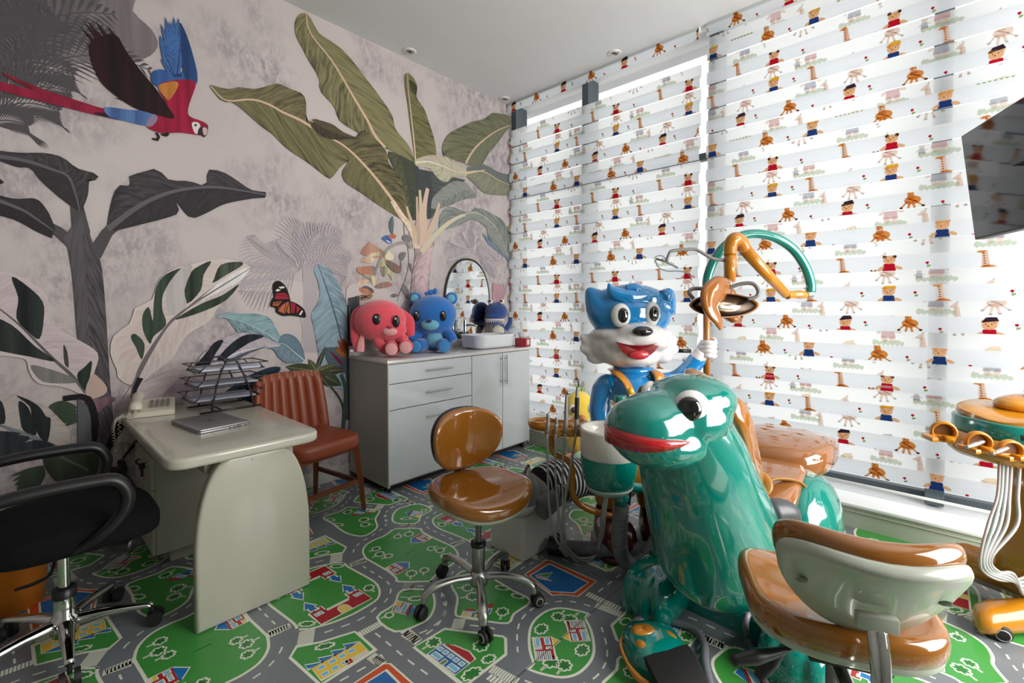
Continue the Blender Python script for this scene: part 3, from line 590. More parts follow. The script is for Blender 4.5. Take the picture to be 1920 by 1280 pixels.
mu.poly(soft(c1_((1068, 690), (1100, 685), (1116, 705), (1112, 742), (1085, 745))), 'd0cbca')
mu.poly(soft(c1_((1112, 712), (1150, 712), (1156, 745), (1138, 768), (1120, 755), (1100, 752)), 2), '33282b')
mu.poly(soft(c1_((1128, 715), (1152, 718), (1152, 750), (1135, 756)), 2), 'c3a3a3')
mu.poly(soft(c1_((1084, 696), (1096, 696), (1094, 706), (1084, 706)), 2), '1b1416')
for x in (0, 50): mu.stroke(c1_((872+x, 742), (885+x, 765-x*.3), (876+x, 783-x*.5), (850+x, 776-x*.5)), .012, '24181a')
pm = M_attr('mural_paint', .75, streak=True, spec=.25)
mural = mu.build('mural_print', pm, lambda x, z, l: (x, WALL_Y-.0008-l, z), wall_mural, .000008)
clip_sheet(mural, (((0, 0, CEIL-.001), (0, 0, 1)), ((WIN_X+.25, 0, 0), (1, 0, 0)), ((RX0+.01, 0, 0), (-1, 0, 0)), ((0, 0, .09), (0, 0, -1))))
mural['label'] = 'printed jungle mural with banana palms, pale striped leaves, macaw and butterfly'

# ------------------------------------------------------------------ printed vinyl play-road floor
def fp(ox, oy, k):
    def f(*pts): return [((q := on_z(ox+x/k, oy+y/k)).x, q.y) for x, y in pts]
    return f
f1, f2, f3, f4, f6 = fp(480, 900, 5.819), fp(560, 1080, 4.364), fp(640, 920, 5.819), fp(960, 1020, 4.92), fp(480, 860, 3.048)
f5 = fp(200, 1120, 4.8); fx = fp(0, 0, 1); fd = fp(740, 740, 2.667)
P0 = Vector((1.437, 2.069)); LA = Vector((.953, -.010)); LB = Vector((.054, -1.978))
def rot180(pts, c): return [(2*c[0]-p[0], 2*c[1]-p[1]) for p in pts]
fl = Ink()
GR, WH, ST, RD, BL, YE, LB_ = '3f8f3f', 'dfe0cf', 'c9cbc4', 'a4262c', '1f6fb0', 'e3bd3c', '6fb6da'
def blob(pts, n=1, gr=GR):
    p = soft(pts, 3) if n else pts
    fl.poly(p, gr, layer=1); fl.stroke(p, .011, WH, True, layer=2)
def tree(p, d, s=.05, lay=3):
    """cloud-outline tree at p, stem running towards d"""
    p, d = Vector(p), Vector(d)-Vector(p); d.normalize(); n = Vector((-d.y, d.x)); out = []
    for i in range(42):
        a = 2*math.pi*i/42; r = s*.5*(.82+.30*abs(math.sin(3.5*a))); out.append(p+d*r*math.cos(a)+n*r*math.sin(a))
    fl.stroke([p+d*s*.5+n*s*.06, p+d*s*1.05+n*s*.05], .0035, WH, layer=lay); fl.stroke([p+d*s*.5-n*s*.06, p+d*s*1.05-n*s*.05], .0035, WH, layer=lay)
    fl.stroke(out, .006, WH, True, layer=lay)
    fl.poly([p+(d*math.cos(a)+n*math.sin(a))*s*.36*(.7+.35*abs(math.sin(3.5*a))) for a in [2*math.pi*i/28 for i in range(28)]], '2d6f33', layer=lay)
def bush(p, q, s=.03, lay=3):
    p, q = Vector(p), Vector(q); c = (p+q)/2; d = (q-p); L = d.length; d.normalize(); n = Vector((-d.y, d.x)); out = []
    for i in range(40):
        a = 2*math.pi*i/40; k = .86+.26*abs(math.sin(4*a)); out.append(c+d*L*.5*k*math.cos(a)+n*s*.5*k*math.sin(a))
    fl.poly(out, '2f7a36', layer=lay); fl.stroke(out, .006, WH, True, layer=lay+1)
def quad(o, x, y):
    o, x, y = Vector(o), Vector(x), Vector(y); return lambda u, v: o+(x-o)*u+(y-o)*v
def rectq(q, u0, v0, u1, v1, col, lay, ol=None, w=.005):
    pts = [q(u0, v0), q(u1, v0), q(u1, v1), q(u0, v1)]; fl.poly(pts, col, layer=lay)
    if ol: fl.stroke(pts, w, ol, True, layer=lay+1)
def house(q, body=RD, roof=BL, wins=((.08, .55, .3, .85), (.4, .62, .55, .82), (.62, .62, .78, .82), (.45, .15, .75, .45)), door=(.02, .08, .3, .3), k=.45):
    """u along the wall, v from ground up; roof triangle beyond v=1"""
    rectq(q, 0, 0, 1, 1, body, 3, WH); pts = [q(-.04, 1), q(1.04, 1), q(.5, 1+k)]; fl.poly(pts, roof, layer=3); fl.stroke(pts, .005, WH, True, layer=4)
    for wn in wins: rectq(q, *wn, LB_, 5, WH, .004)
    if door: rectq(q, *door, YE, 5, WH, .003)
def walk(p, q, wd, n=9):
    """zebra crossing from kerb p to kerb q, wd long in the driving direction"""
    p, q = Vector(p), Vector(q); d = q-p; nn = Vector((-d.y, d.x)).normalized()*wd/2
    for i in range(n):
        a, c = p+d*(i/n+.012), p+d*((i+.86)/n); fl.poly([a+nn, c+nn, c-nn, a-nn], WH, layer=1)
def dash(pts, w_=.007, L=.032, g=.03):
    n = 200; P = resample(pts, n); tot = sum((a-c).length for a, c in zip(P, P[1:])); k = max(1, int(tot/(L+g)))
    for i in range(k):
        i0 = int((i+.1)/k*(n-1)); i1 = int((i+.1+L/(L+g))/k*(n-1)); seg = P[i0:i1+1:max(1, (i1-i0)//2)]
        if len(seg) > 1: fl.stroke(seg, w_, WH, layer=1)
# large clearing P with four houses' worth of print (point-symmetric about P0)
hc = f3((565, 420), (470, 490), (370, 530), (270, 590), (235, 660), (262, 725), (300, 755), (500, 870), (600, 950), (630, 990), (975, 985))
sy = [len(fl.f)]; blob(hc+rot180(hc, P0)); sy.append(len(fl.f))
SYM = []   # shapes whose half-turn copy belongs to the same clearing are simply drawn once: the lattice adds the copy
h = f3((480, 842), (600, 915), (620, 778)); house(quad(h[0], h[1], f3((605, 778))[0]), k=.0)
q_ = f3((480, 842), (605, 915), (715, 848), (605, 780)); fl.poly(f3((605, 780), (742, 780), (738, 845), (715, 848)), BL, layer=5); fl.stroke(f3((605, 780), (742, 780), (738, 845)), .005, WH, layer=6)
tree(f3((380, 632))[0], f3((270, 682))[0], .042); tree(f3((418, 690))[0], f3((300, 745))[0], .046); tree(f3((515, 710))[0], f3((420, 750))[0], .04)
tree(f3((765, 900))[0], f3((750, 980))[0], .05); tree(f3((905, 865))[0], f3((890, 940))[0], .042)
dash(f3((700, 695), (800, 645)), .003, .012, .015)
# castle clearing
cc = P0-LA*.5
hc = f1((960, 900), (1000, 942), (1150, 1025), (1300, 1115))+f2((662, 120), (645, 185), (560, 245), (440, 312), (270, 382), (100, 428))+f6((300, 972), (240, 975))
sy.append(len(fl.f)); blob(hc+rot180(hc, cc)); sy.append(len(fl.f))
q = quad(f2((185, 398))[0], f2((600, 182))[0], f2((75, 305))[0])
cas = [(0, 0), (1, 0), (1, .95), (.93, .95), (.93, 1.08), (.86, 1.08), (.86, .95), (.79, .95), (.79, 1.08), (.74, 1.08), (.74, .72), (.7, .72)]
for i in range(8): cas += [(.69-i*.055, .6), (.665-i*.055, .6), (.665-i*.055, .72), (.64-i*.055, .72)]
cas += [(.26, .6), (.26, 1.05), (.2, 1.05), (.2, .95), (.13, .95), (.13, 1.05), (.06, 1.05), (.06, .95), (0, .95)]
cp = [q(*p) for p in cas]; fl.poly(cp, RD, layer=3); fl.stroke(cp, .005, WH, True, layer=4)
for u0 in (.03, .8):
    ar = [q(u0+.02, 1.0), q(u0+.15, 1.0), q(u0+.15, 1.25), q(u0+.2, 1.2), q(u0+.08, 1.75), q(u0-.04, 1.25), q(u0+.02, 1.25)]; fl.poly(ar, BL, layer=5); fl.stroke(ar, .005, WH, True, layer=6)
    for k in (.03, .11): rectq(q, u0+k, .55, u0+k+.05, .78, LB_, 5, WH, .004)
gate = [q(.4, 0)]+[q(.5-.1*math.cos(a), .28+.25*math.sin(a)) for a in [math.pi*i/8 for i in range(9)]]+[q(.6, 0)]; fl.poly(gate, 'e2c472', layer=5); fl.stroke(gate, .003, WH, layer=6)
bush(f2((5, 392))[0], f2((130, 388))[0]); tree(f2((575, 95))[0], f2((630, 135))[0], .045)
# school, small house, sheds, blue house, pool
blob(fx((543.7, 1232.5), (556, 1212), (600, 1204), (665, 1184), (671, 1188), (704, 1217.5), (601, 1284)), 0)
q = quad(f2((185, 855))[0], f2((585, 625))[0], f2((105, 755))[0]); rectq(q, 0, 0, 1, 1, YE, 3, WH)
for i, u0 in enumerate((.08, .3, .5, .7)): rectq(q, u0, .62, u0+.13, .84, LB_, 5, WH, .003)
for u0 in (.06, .26, .46): rectq(q, u0, .15, u0+.13, .38, LB_, 5, WH, .003)
rectq(q, .52, .0, .66, .35, RD, 5, WH, .003)
for i in range(7): rectq(q, .69+i*.043, .0, .71+i*.043, .32, 'b06a5a', 5, WH, .002)
for i in range(4):
    pts = [q(i*.26-.06, 1.02), q(i*.26+.24, 1.02), q(i*.26-.06, 1.42)]; fl.poly(pts, BL, layer=3); fl.stroke(pts, .005, WH, True, layer=4)
bush(f2((140, 590))[0], f2((290, 555))[0])
C1 = (P0+LA*-.5)   # half-turn centre linking the two small-house prints
S_ = f3((590, 350), (560, 275), (610, 205), (700, 170), (850, 143), (985, 205), (870, 270), (820, 350)); blob(S_)
q = quad(f3((885, 235))[0], f3((850, 290))[0], f3((770, 215))[0]); house(q, wins=((.1, .5, .9, .8), (.1, .15, .45, .4)), door=(.55, .05, .95, .35))
bush(f3((650, 305))[0], f3((760, 300))[0]); fl.stroke(f3((760, 305), (830, 312)), .005, WH, layer=3); tree(f3((900, 215))[0], f3((960, 200))[0], .035)
blob(fx((847, 1098), (858, 1120), (854, 1148), (862, 1156), (905, 1163), (952, 1168), (964, 1150), (995, 1126), (960, 1106), (925, 1085), (900, 1074), (870, 1070), (852, 1083)))
q = quad(f2((1325, 330))[0], f2((1530, 352))[0], f2((1345, 285))[0]); rectq(q, 0, 0, 1, 1, BL, 3, WH); rectq(q, .02, .1, .4, .75, 'e0c38a', 5, WH, .003); rectq(q, .5, 0, .62, .7, YE, 5)
fl.poly([q(0, 1), q(.5, 1), q(.42, 1.5), q(.12, 1.5)], RD, layer=3); rectq(q, .55, 1, 1.1, 2, BL, 3, WH); rectq(q, .6, 1.25, 1.0, 1.75, LB_, 5, WH, .003); fl.poly([q(.5, 2), q(1.1, 2), q(1.1, 3)], RD, layer=5)
tree(f2((1385, 95))[0], f2((1290, 95))[0], .05); tree(f2((1425, 165))[0], f2((1300, 180))[0], .055); tree(f2((1668, 290))[0], f2((1645, 360))[0], .05); bush(f2((1615, 85))[0], f2((1715, 105))[0]); bush(f2((1745, 150))[0], f2((1840, 175))[0])
blob(fx((776, 1213), (834, 1178.5), (943, 1193), (948, 1197), (948.5, 1226.5), (878, 1281), (866, 1283)), 0)
q = quad(f2((1050, 640))[0], f2((1280, 810))[0], f2((1170, 555))[0]); rectq(q, 0, 0, 1, 1, '1f5f9c', 3, WH)
for i in range(5): rectq(q, .04+i*.19, .6, .17+i*.19, .84, LB_, 5, WH, .004)
rectq(q, .08, .12, .36, .42, LB_, 5, WH, .004); rectq(q, .66, .12, .94, .42, LB_, 5, WH, .004); rectq(q, .44, 0, .56, .4, '6b7a58', 5, WH, .003)
pts = [q(.0, 1.02), q(1.0, 1.02), q(1.0, 1.4), q(.72, 1.58), q(.28, 1.38)]; fl.poly(pts, RD, layer=5); fl.stroke(pts, .005, WH, True, layer=6)
tree(f2((1105, 540))[0], f2((1000, 605))[0], .052); tree(f2((1490, 570))[0], f2((1510, 490))[0], .055); bush(f2((1505, 700))[0], f2((1605, 655))[0], .035); bush(f2((1345, 840))[0], f2((1490, 760))[0], .045)
po = f4((310, 150), (352, 150), (780, 342), (610, 482), (470, 465), (370, 472), (118, 278)); fl.poly(po, 'c8502a', layer=1); fl.stroke(po, .006, WH, True, layer=2)
pi_ = f4((345, 180), (705, 355), (570, 450), (355, 437), (165, 290)); fl.poly(pi_, '1c66a5', layer=3); fl.stroke(pi_, .006, WH, True, layer=4)
for pp, cl in ((f4((215, 285), (375, 342), (310, 330), (225, 308)), 'c8502a'), (f4((240, 278), (375, 262), (325, 312)), '3f8f3f')): fl.poly(pp, cl, layer=5); fl.stroke(pp, .005, WH, True, layer=6)
# roundabout clearing, point-symmetric about the next lattice half-turn centre
RC = P0+LB*.5
hc = f4((200, 1098), (165, 980), (158, 860), (175, 760), (230, 680), (330, 612), (450, 590), (600, 612), (712, 642)); hc2 = rot180(hc, RC); p = [(v.x, v.y) for v in cat([(a, c, 0) for a, c in hc], 3)]+[(v.x, v.y) for v in cat([(a, c, 0) for a, c in hc2], 3)]
sy.append(len(fl.f)); fl.poly(p, GR, layer=1); fl.stroke(p, .011, WH, True, layer=2); sy.append(len(fl.f))
q = quad(f4((190, 862))[0], f4((222, 1075))[0], f4((365, 855))[0]); rectq(q, 0, 0, 1, 1, RD, 3, WH)
for r_ in ((.05, .1, .4, .35), (.05, .6, .35, .85), (.45, .05, .52, .4), (.45, .6, .52, .9)): rectq(q, *r_, LB_, 5, WH, .004)
for i in range(4): rectq(q, .62, .08+i*.2, .98, .18+i*.2, BL, 5, WH, .003)
pts = [q(0, 1), q(.45, 1), q(.2, 1.4)]; fl.poly(pts, YE, layer=5); fl.stroke(pts, .004, WH, True, layer=6)
bush(f4((230, 820))[0], f4((310, 745))[0], .045); tree(f4((425, 668))[0], f4((480, 615))[0], .05); tree(f4((535, 695))[0], f4((610, 635))[0], .058)
# roads: lane dashes and crossings
dash(f3((650, 130), (560, 170), (490, 240), (495, 310), (480, 380), (350, 480), (210, 560), (140, 640), (125, 700)))
dash(f3((225, 815), (470, 970), (520, 1020), (540, 1090), (500, 1180), (420, 1260)))
dash(f2((640, 250), (560, 320), (430, 385), (200, 465), (150, 480))); dash(f2((620, 460), (720, 540), (900, 690), (1100, 835)))
dash(f2((980, 470), (1070, 430), (1180, 340), (1205, 260), (1200, 180), (1150, 110))); dash(f2((960, 82), (1060, 80))); dash(f2((1390, 400), (1490, 410), (1660, 440)))
dash(f2((560, 735), (350, 850), (280, 890)))
dash(f4((735, 575), (600, 537), (470, 525), (300, 550), (180, 600), (90, 690), (50, 800), (50, 960), (60, 1050))); dash(f4((790, 445), (1030, 255)))
walk(*f2((905, 45), (902, 122)), .05, 8); walk(*f2((500, 475), (672, 385)), .035, 9); walk(*f2((72, 440), (50, 560)), .06, 9); walk(*f2((865, 465), (985, 540)), .04, 8)
walk(*f2((590, 650), (680, 715)), .04, 7); walk(*f2((1320, 348), (1295, 430)), .05, 7); walk(*f2((1575, 755), (1790, 870)), .04, 11)
walk(*f3((768, 355), (752, 415)), .05, 7); walk(*f3((95, 812), (270, 755)), .035, 8); walk(*f3((1200, 605), (1335, 545)), .035, 8); walk(*f3((700, 105), (790, 150)), .04, 7)
walk(*f4((690, 455), (1000, 600)), .035, 12); walk(*f4((240, 115), (300, 155)), .04, 6)
sy.append(len(fl.f)); fl.stroke([RC-LA*.5, RC, RC+LA*.5], .003, '3c4042', layer=8); sy.append(len(fl.f))
base_v, base_f, base_c = fl.v, fl.f, fl.c
V, Fc, Cc = [], [], []
for half in (0, 1):
    for i in range(-4, 5):
        for j in range(-2, 3):
            d = LA*i+LB*j
            pv = [((2*P0.x-x if half else x)+d.x, (2*P0.y-y if half else y)+d.y, l) for x, y, l in base_v]
            xs = [p[0] for p in pv]; ys = [p[1] for p in pv]
            if max(xs) < -.9 or min(xs) > 3.6 or max(ys) < -1.0 or min(ys) > 3.36: continue
            o = len(V); V += pv; Fc += [tuple(o+k for k in f) for n_, f in enumerate(base_f) if not (half and any(a <= n_ < c for a, c in zip(sy[::2], sy[1::2])))]; Cc += base_c
fl.v, fl.f, fl.c, fl.c2, fl.uv = V, Fc, Cc, Cc, [(0, 0)]*len(V)
fm = bpy.data.materials.new('floor_vinyl_print'); fm.use_nodes = True; nt = fm.node_tree; b = nt.nodes['Principled BSDF']
a = nt.nodes.new('ShaderNodeAttribute'); a.attribute_name = 'Col'; nt.links.new(a.outputs['Color'], b.inputs['Base Color'])
for mt in (fm, MATS['floor_vinyl_grey']):
    nt = mt.node_tree; b = nt.nodes['Principled BSDF']; tcx = nt.nodes.new('ShaderNodeTexCoord'); nz = nt.nodes.new('ShaderNodeTexNoise'); nz.inputs['Scale'].default_value = 5; nz.inputs['Detail'].default_value = 5
    nt.links.new(tcx.outputs['Object'], nz.inputs['Vector']); mr = nt.nodes.new('ShaderNodeMapRange'); mr.inputs[3].default_value = .2; mr.inputs[4].default_value = .38; nt.links.new(nz.outputs['Fac'], mr.inputs[0]); nt.links.new(mr.outputs[0], b.inputs['Roughness'])
    nb = nt.nodes.new('ShaderNodeTexNoise'); nb.inputs['Scale'].default_value = 3.5; nt.links.new(tcx.outputs['Object'], nb.inputs['Vector'])
    bp = nt.nodes.new('ShaderNodeBump'); bp.inputs['Strength'].default_value = .12; bp.inputs['Distance'].default_value = .02; nt.links.new(nb.outputs['Fac'], bp.inputs['Height']); nt.links.new(bp.outputs['Normal'], b.inputs['Normal'])
fprint = fl.build('road_print', fm, lambda x, y, l: (x, y, .0003+l), floor, .00012)
clip_sheet(fprint, (((PL+.05, 0, 0), (1, 0, 0)), ((0, WALL_Y, 0), (0, 1, 0)), ((RX0, 0, 0), (-1, 0, 0)), ((0, RY0, 0), (0, -1, 0))))
fprint['label'] = 'printed play-road pattern with green lawns, houses, castles and pools'
# ------------------------------------------------------------------ day-and-night roller blinds
def M_fabric(name, tr, dif):
    """thin woven cloth lit from behind: part see-through, part translucent, ink filters the light"""
    m = bpy.data.materials.new(name); m.use_nodes = True; nt = m.node_tree; nt.nodes.remove(nt.nodes['Principled BSDF']); out = nt.nodes['Material Output']
    a = nt.nodes.new('ShaderNodeAttribute'); a.attribute_name = 'Col'
    t = nt.nodes.new('ShaderNodeBsdfTransparent'); l = nt.nodes.new('ShaderNodeBsdfTranslucent'); d = nt.nodes.new('ShaderNodeBsdfDiffuse')
    for n in (t, l, d): nt.links.new(a.outputs['Color'], n.inputs[0])
    m1 = nt.nodes.new('ShaderNodeMixShader'); m1.inputs[0].default_value = dif; nt.links.new(l.outputs[0], m1.inputs[1]); nt.links.new(d.outputs[0], m1.inputs[2])
    m2 = nt.nodes.new('ShaderNodeMixShader'); m2.inputs[0].default_value = tr; nt.links.new(m1.outputs[0], m2.inputs[1]); nt.links.new(t.outputs[0], m2.inputs[2])
    nt.links.new(m2.outputs[0], out.inputs[0]); return m
mf_front = M_fabric('blind_fabric_dense', .05, .20); mf_back = M_fabric('blind_fabric_sheer', .16, .12)
# figures of the print: shapes in a unit tile, y up
def ell(cx, cy, rx, ry, n=12, a=0):
    return [(cx+rx*math.cos(t)*math.cos(a)-ry*math.sin(t)*math.sin(a), cy+rx*math.cos(t)*math.sin(a)+ry*math.sin(t)*math.cos(a)) for t in [2*math.pi*i/n for i in range(n)]]
TAN, BRN, RED, NVY, GRN, YEL, BEA = 'd8924c', '5a2c14', 'c01830', '27407c', '8fae62', 'e8b83a', 'e3b488'
def giraffe(x, y, s=.05):
    s *= 1.35
    S = [([(x-.2*s, y-.1*s), (x+.3*s, y-.1*s), (x+.08*s, y+1.3*s), (x-.22*s, y+1.3*s)], TAN), (ell(x+.15*s, y-.2*s, .56*s, .38*s), TAN), ([(x-.55*s, y+1.2*s), (x-.15*s, y+1.12*s), (x+.05*s, y+1.42*s), (x-.1*s, y+1.6*s), (x-.3*s, y+1.45*s)], TAN)]
    for lx, ly in ((-.6, -.8), (-.15, -1.1), (.35, -1.05), (.85, -.75)):
        S.append(([(x+(lx*.35-.07)*s, y-.3*s), (x+(lx*.35+.12)*s, y-.3*s), (x+(lx+.07)*s, y+ly*s), (x+(lx-.08)*s, y+ly*s)], TAN)); S.append((ell(x+lx*s, y+ly*s, .12*s, .09*s, 8), BRN))
    for i in range(11): S.append((ell(x+(-.2+.7*((i*37) % 10)/10)*s, y+(-.38+.36*((i*53) % 10)/10)*s, .065*s, .055*s, 6), 'a8521e'))
    for i in range(6): S.append((ell(x+(-.02-.02*i)*s, y+(.1+.2*i)*s, .06*s, .05*s, 6), 'a8521e'))
    S.append((ell(x-.02*s, y+1.62*s, .06*s, .09*s, 6), BRN)); return S
def bear(x, y, coat, hat=None, s=.05):
    s *= 1.3
    S = [(ell(x-.25*s, y-.75*s, .2*s, .3*s, 8), BEA), (ell(x+.25*s, y-.75*s, .2*s, .3*s, 8), BEA), ([(x-.5*s, y-.65*s), (x+.5*s, y-.65*s), (x+.35*s, y+.3*s), (x-.35*s, y+.3*s)], coat), (ell(x-.55*s, y-.1*s, .3*s, .14*s, 8, .7), BEA), (ell(x+.6*s, y-.05*s, .3*s, .14*s, 8, -.4), BEA),
         (ell(x-.3*s, y+.9*s, .15*s, .15*s, 8), BRN if not hat else BEA), (ell(x+.33*s, y+.88*s, .15*s, .15*s, 8), BRN if not hat else BEA), (ell(x, y+.62*s, .42*s, .36*s), BEA), (ell(x-.05*s, y+.5*s, .2*s, .13*s, 8), 'f0d4b0'), (ell(x-.08*s, y+.56*s, .06*s, .04*s, 6), BRN), (ell(x-.2*s, y+.7*s, .035*s, .05*s, 6), BRN), (ell(x+.12*s, y+.7*s, .035*s, .05*s, 6), BRN)]
    if hat: S.append(([(x-.45*s, y+.82*s), (x+.5*s, y+.95*s), (x+.35*s, y+1.3*s), (x-.2*s, y+1.2*s)], hat))
    return S
def rose(x, y, s=.02): return [(ell(x, y+.4*s, .4*s, .36*s, 8), RED), ([(x-.05*s, y+.1*s), (x+.1*s, y+.1*s), (x+.15*s, y-.7*s)], '5a4630'), (ell(x+.3*s, y-.5*s, .5*s, .26*s, 8, .5), GRN)]
def grass(x, y, w_=.09):
    out = [(x-w_, y-.008)]+[(x-w_+2*w_*i/18, y+(.006 if i % 2 else .0)+.006*math.sin(i)) for i in range(19)]+[(x+w_, y-.008)]+[(x+w_-2*w_*i/14, y-.018-(.010 if i % 2 else 0)) for i in range(15)]
    return [(out, GRN)]
TW, TH = .635, .72
fig = giraffe(.10, .10)+bear(.33, .12, RED, None, .055)+grass(.33, .055)+bear(.255, .075, NVY, None, .025)+rose(.50, .13)+giraffe(.28, .33, .055)+bear(.56, .30, NVY, YEL, .055)+rose(.42, .30)+rose(.05, .27)+grass(.56, .235, .08)
fig += bear(.12, .46, RED, '3c2c3c', .055)+rose(.22, .50)+giraffe(.42, .52, .05)+grass(.12, .395, .075)+rose(.56, .47)+bear(.33, .65, NVY, YEL, .055)+giraffe(.56, .64, .052)+rose(.2, .68)+rose(.45, .68)+grass(.33, .585, .085)
def clip_y(P, y, keep_above):
    out = []
    for i in range(len(P)):
        a, c = P[i-1], P[i]; ia = (a[1] >= y) == keep_above; ic = (c[1] >= y) == keep_above
        if ia != ic: t = (y-a[1])/(c[1]-a[1]); out.append((a[0]+(c[0]-a[0])*t, y))
        if ic: out.append(c)
    return out
def clip_x(P, x, keep): return [(q[1], q[0]) for q in clip_y([(p[1], p[0]) for p in P], x, keep)]
BH = .0935; PER = .181
def band_sheet(name, mat, parent, y0, y1, z0, x, bulge, off, ink_dim, org):
    """one printed band of cloth between heights z0 and z0+BH, gently bowed; y0 < y1"""
    ik = Ink(); nseg = 6; pts = []; fs = []
    W = y1-y0
    for i in range(nseg+1):
        pts += [(0, i/nseg*BH), (W, i/nseg*BH)]
    fs = [(2*i, 2*i+1, 2*i+3, 2*i+2) for i in range(nseg)]
    ik.add(pts, fs, 'e6e9ec' if ink_dim == 0 else 'fafaf8', layer=0)
    lo = z0
    for k in range(int((lo-TH)/TH)-1, int((lo+BH)/TH)+2):
        for c in range(-1, int(W/TW)+2):
            for j_, (P, col) in enumerate(fig):
                Q = [(W-(p[0]+c*TW+off), p[1]+k*TH-lo) for p in P]
                if max(p[1] for p in Q) < 0 or min(p[1] for p in Q) > BH or max(p[0] for p in Q) < .004 or min(p[0] for p in Q) > W-.004: continue
                Q = clip_y(Q, .001, True)
                if len(Q) > 2: Q = clip_y(Q, BH-.001, False)
                if len(Q) > 2: Q = clip_x(Q, .004, True)
                if len(Q) > 2: Q = clip_x(Q, W-.004, False)
                if len(Q) < 3: continue
                ch = hx(col); ch = tuple(v*(1-ink_dim)+.86*ink_dim for v in ch[:3])+(1,)
                try: tr = tessellate_polygon([[Vector((p[0], p[1], 0)) for p in Q]])
                except Exception: continue
                ik.add(Q, [t for t in tr], [ch]*len(Q), layer=1+(j_ % 24)*.07)
    return ik.build(name, mat, lambda u, v, l: (x-bulge*math.sin(math.pi*min(1, max(0, v/BH)))-l-org[0], y0+u-org[1], z0+v-org[2]), parent, .0007)
def blind(label, y0, y1, ztop, zbot, off, gap_top=False):
    org = (3.59, (y0+y1)/2, ztop); t = thing('roller_blind', label, 'blind', org)
    wh = M('blind_rail_white', 'dfe0dc', .4)
    obj('head_rail', bx(B(), (-.01, 0, -.01), (.05, y1-y0, .03), bev=.006), wh, t)
    obj('bottom_rail', tube(B(), [(0, -(y1-y0)/2, zbot-ztop-.012), (0, (y1-y0)/2, zbot-ztop-.006)], .009, 12, smooth=False), M('blind_rail_grey', 'd9dad6', .35), t)
    k0 = 1.357-PER*10; z = k0
    while z < ztop-.02:
        if z+BH > zbot and z+BH < ztop-(.19 if gap_top else .0): band_sheet('fabric_band', mf_front, t, y0+.004, y1-.004, z, 3.578, .006, off, 0, org)
        z += PER
    band_sheet('fabric_band', mf_front, t, y0+.004, y1-.004, ztop-BH-.002, 3.555, .002, off+.3, 0, org)
    z = k0+BH-.006; top = ztop-(.24 if gap_top else .02)
    while z < top:
        if z > zbot-.02: band_sheet('sheer_band', mf_back, t, y0+.004, y1-.004, z, 3.600, -.005, off+.21, .62, org)
        z += PER
    return t
blind('wide printed zebra roller blind behind the orange lamp and the screen', -1.5, 1.300, 3.435, .215, .12)
blind('narrower printed zebra roller blind between the mural wall and the bright gap', 1.345, 3.335, 3.435, .175, .30, True)
# ------------------------------------------------------------------ shared materials for the furnishings
mdesk = M('desk_lacquer_cream', 'b8b5a6', .22, coat=.3); mcab = M('cabinet_gloss_white', 'c4c8cb', .08, coat=.6); mcabs = M('cabinet_side_grey', 'aaa7a3', .35)
mgap = M('shadow_gap_dark', '22201f', .8); mchr = M('chrome', 'd6d6d4', .08, metal=1); mste = M('brushed_steel', 'b4b4b0', .3, metal=1)
mblk = M('black_plastic', '141416', .4); mmesh = M('black_mesh_fabric', '0a0a0b', .9, bump=(120, .3), spec=.2); mrub = M('rubber_black', '101010', .6)
mleat = M('saddle_leather', '7f3a20', .42, var=.12, vscale=14, bump=(90, .12)); mwood = M('walnut_wood', '6e3a20', .4, var=.25, vscale=9)
mtan = M('caramel_gloss_vinyl', '905818', .12, coat=.8, var=.08); mtanw = M('caramel_clear_cover', '8f5c33', .07, coat=1, var=.15, vscale=9, bump=(3.2, .55))
mteal = M('teal_gloss', '00796c', .14, coat=.9, var=.05); mor = M('orange_gloss', 'bb7712', .25, coat=.5, var=.05); mgry = M('hose_grey', '9c9996', .45); mdkg = M('hose_dark_grey', '6c6d72', .4)
mwht = M('enclosure_white', 'dedcd8', .35, coat=.2); mshell = M('shell_grey_green', 'a9ae9f', .3, coat=.3)
VR = YAW-R(90)      # things turned square to the sight line: x across, y away, z up

# ------------------------------------------------------------------ cabinet along the mural wall
X0, X1, YF, YB, HT = 1.765, 3.285, 2.80, 3.335, .945
cab = thing('base_cabinet', 'glossy white cabinet with drawers and doors standing under the plush toys', 'cabinet', ((X0+X1)/2, (YF+YB)/2, 0))
def cl(x, y, z): return (x-(X0+X1)/2, y-(YF+YB)/2, z)
bm = bx(B(), cl(X0+.009, (YF+YB)/2, .5), (.018, YB-YF, .90), bev=.001); bx(bm, cl(X1-.009, (YF+YB)/2, .5), (.018, YB-YF, .90), bev=.001)
bx(bm, cl((X0+X1)/2, YB-.01, .5), (X1-X0-.04, .012, .88)); bx(bm, cl((X0+X1)/2, (YF+YB)/2+.01, .065), (X1-X0-.036, YB-YF-.02, .02)); bx(bm, cl((X0+X1)/2, YF+.03, .5), (X1-X0-.04, .012, .86))
obj('body', bm, mcabs, cab, False)
obj('toe_kick', bx(B(), cl((X0+X1)/2, YF+.09, .028), (X1-X0-.06, .02, .054)), mgap, cab, False)
obj('countertop', bx(B(), cl((X0+X1)/2, (YF+YB)/2-.004, HT-.011), (X1-X0+.012, YB-YF+.012, .024), bev=.003), M('counter_white', 'cdc9c8', .2, coat=.4), cab)
obj('backsplash', bx(B(), cl((X0+X1)/2, YB-.012, HT+.037), (X1-X0+.01, .018, .075), bev=.002), M('counter_white', 'cdc9c8'), cab)
def front(name, x0, x1, z0, z1):
    g = .0028; return obj(name, bx(B(), cl((x0+x1)/2, YF+.004, (z0+z1)/2), (x1-x0-2*g, .019, z1-z0-2*g), bev=.0015), mcab, cab, False)
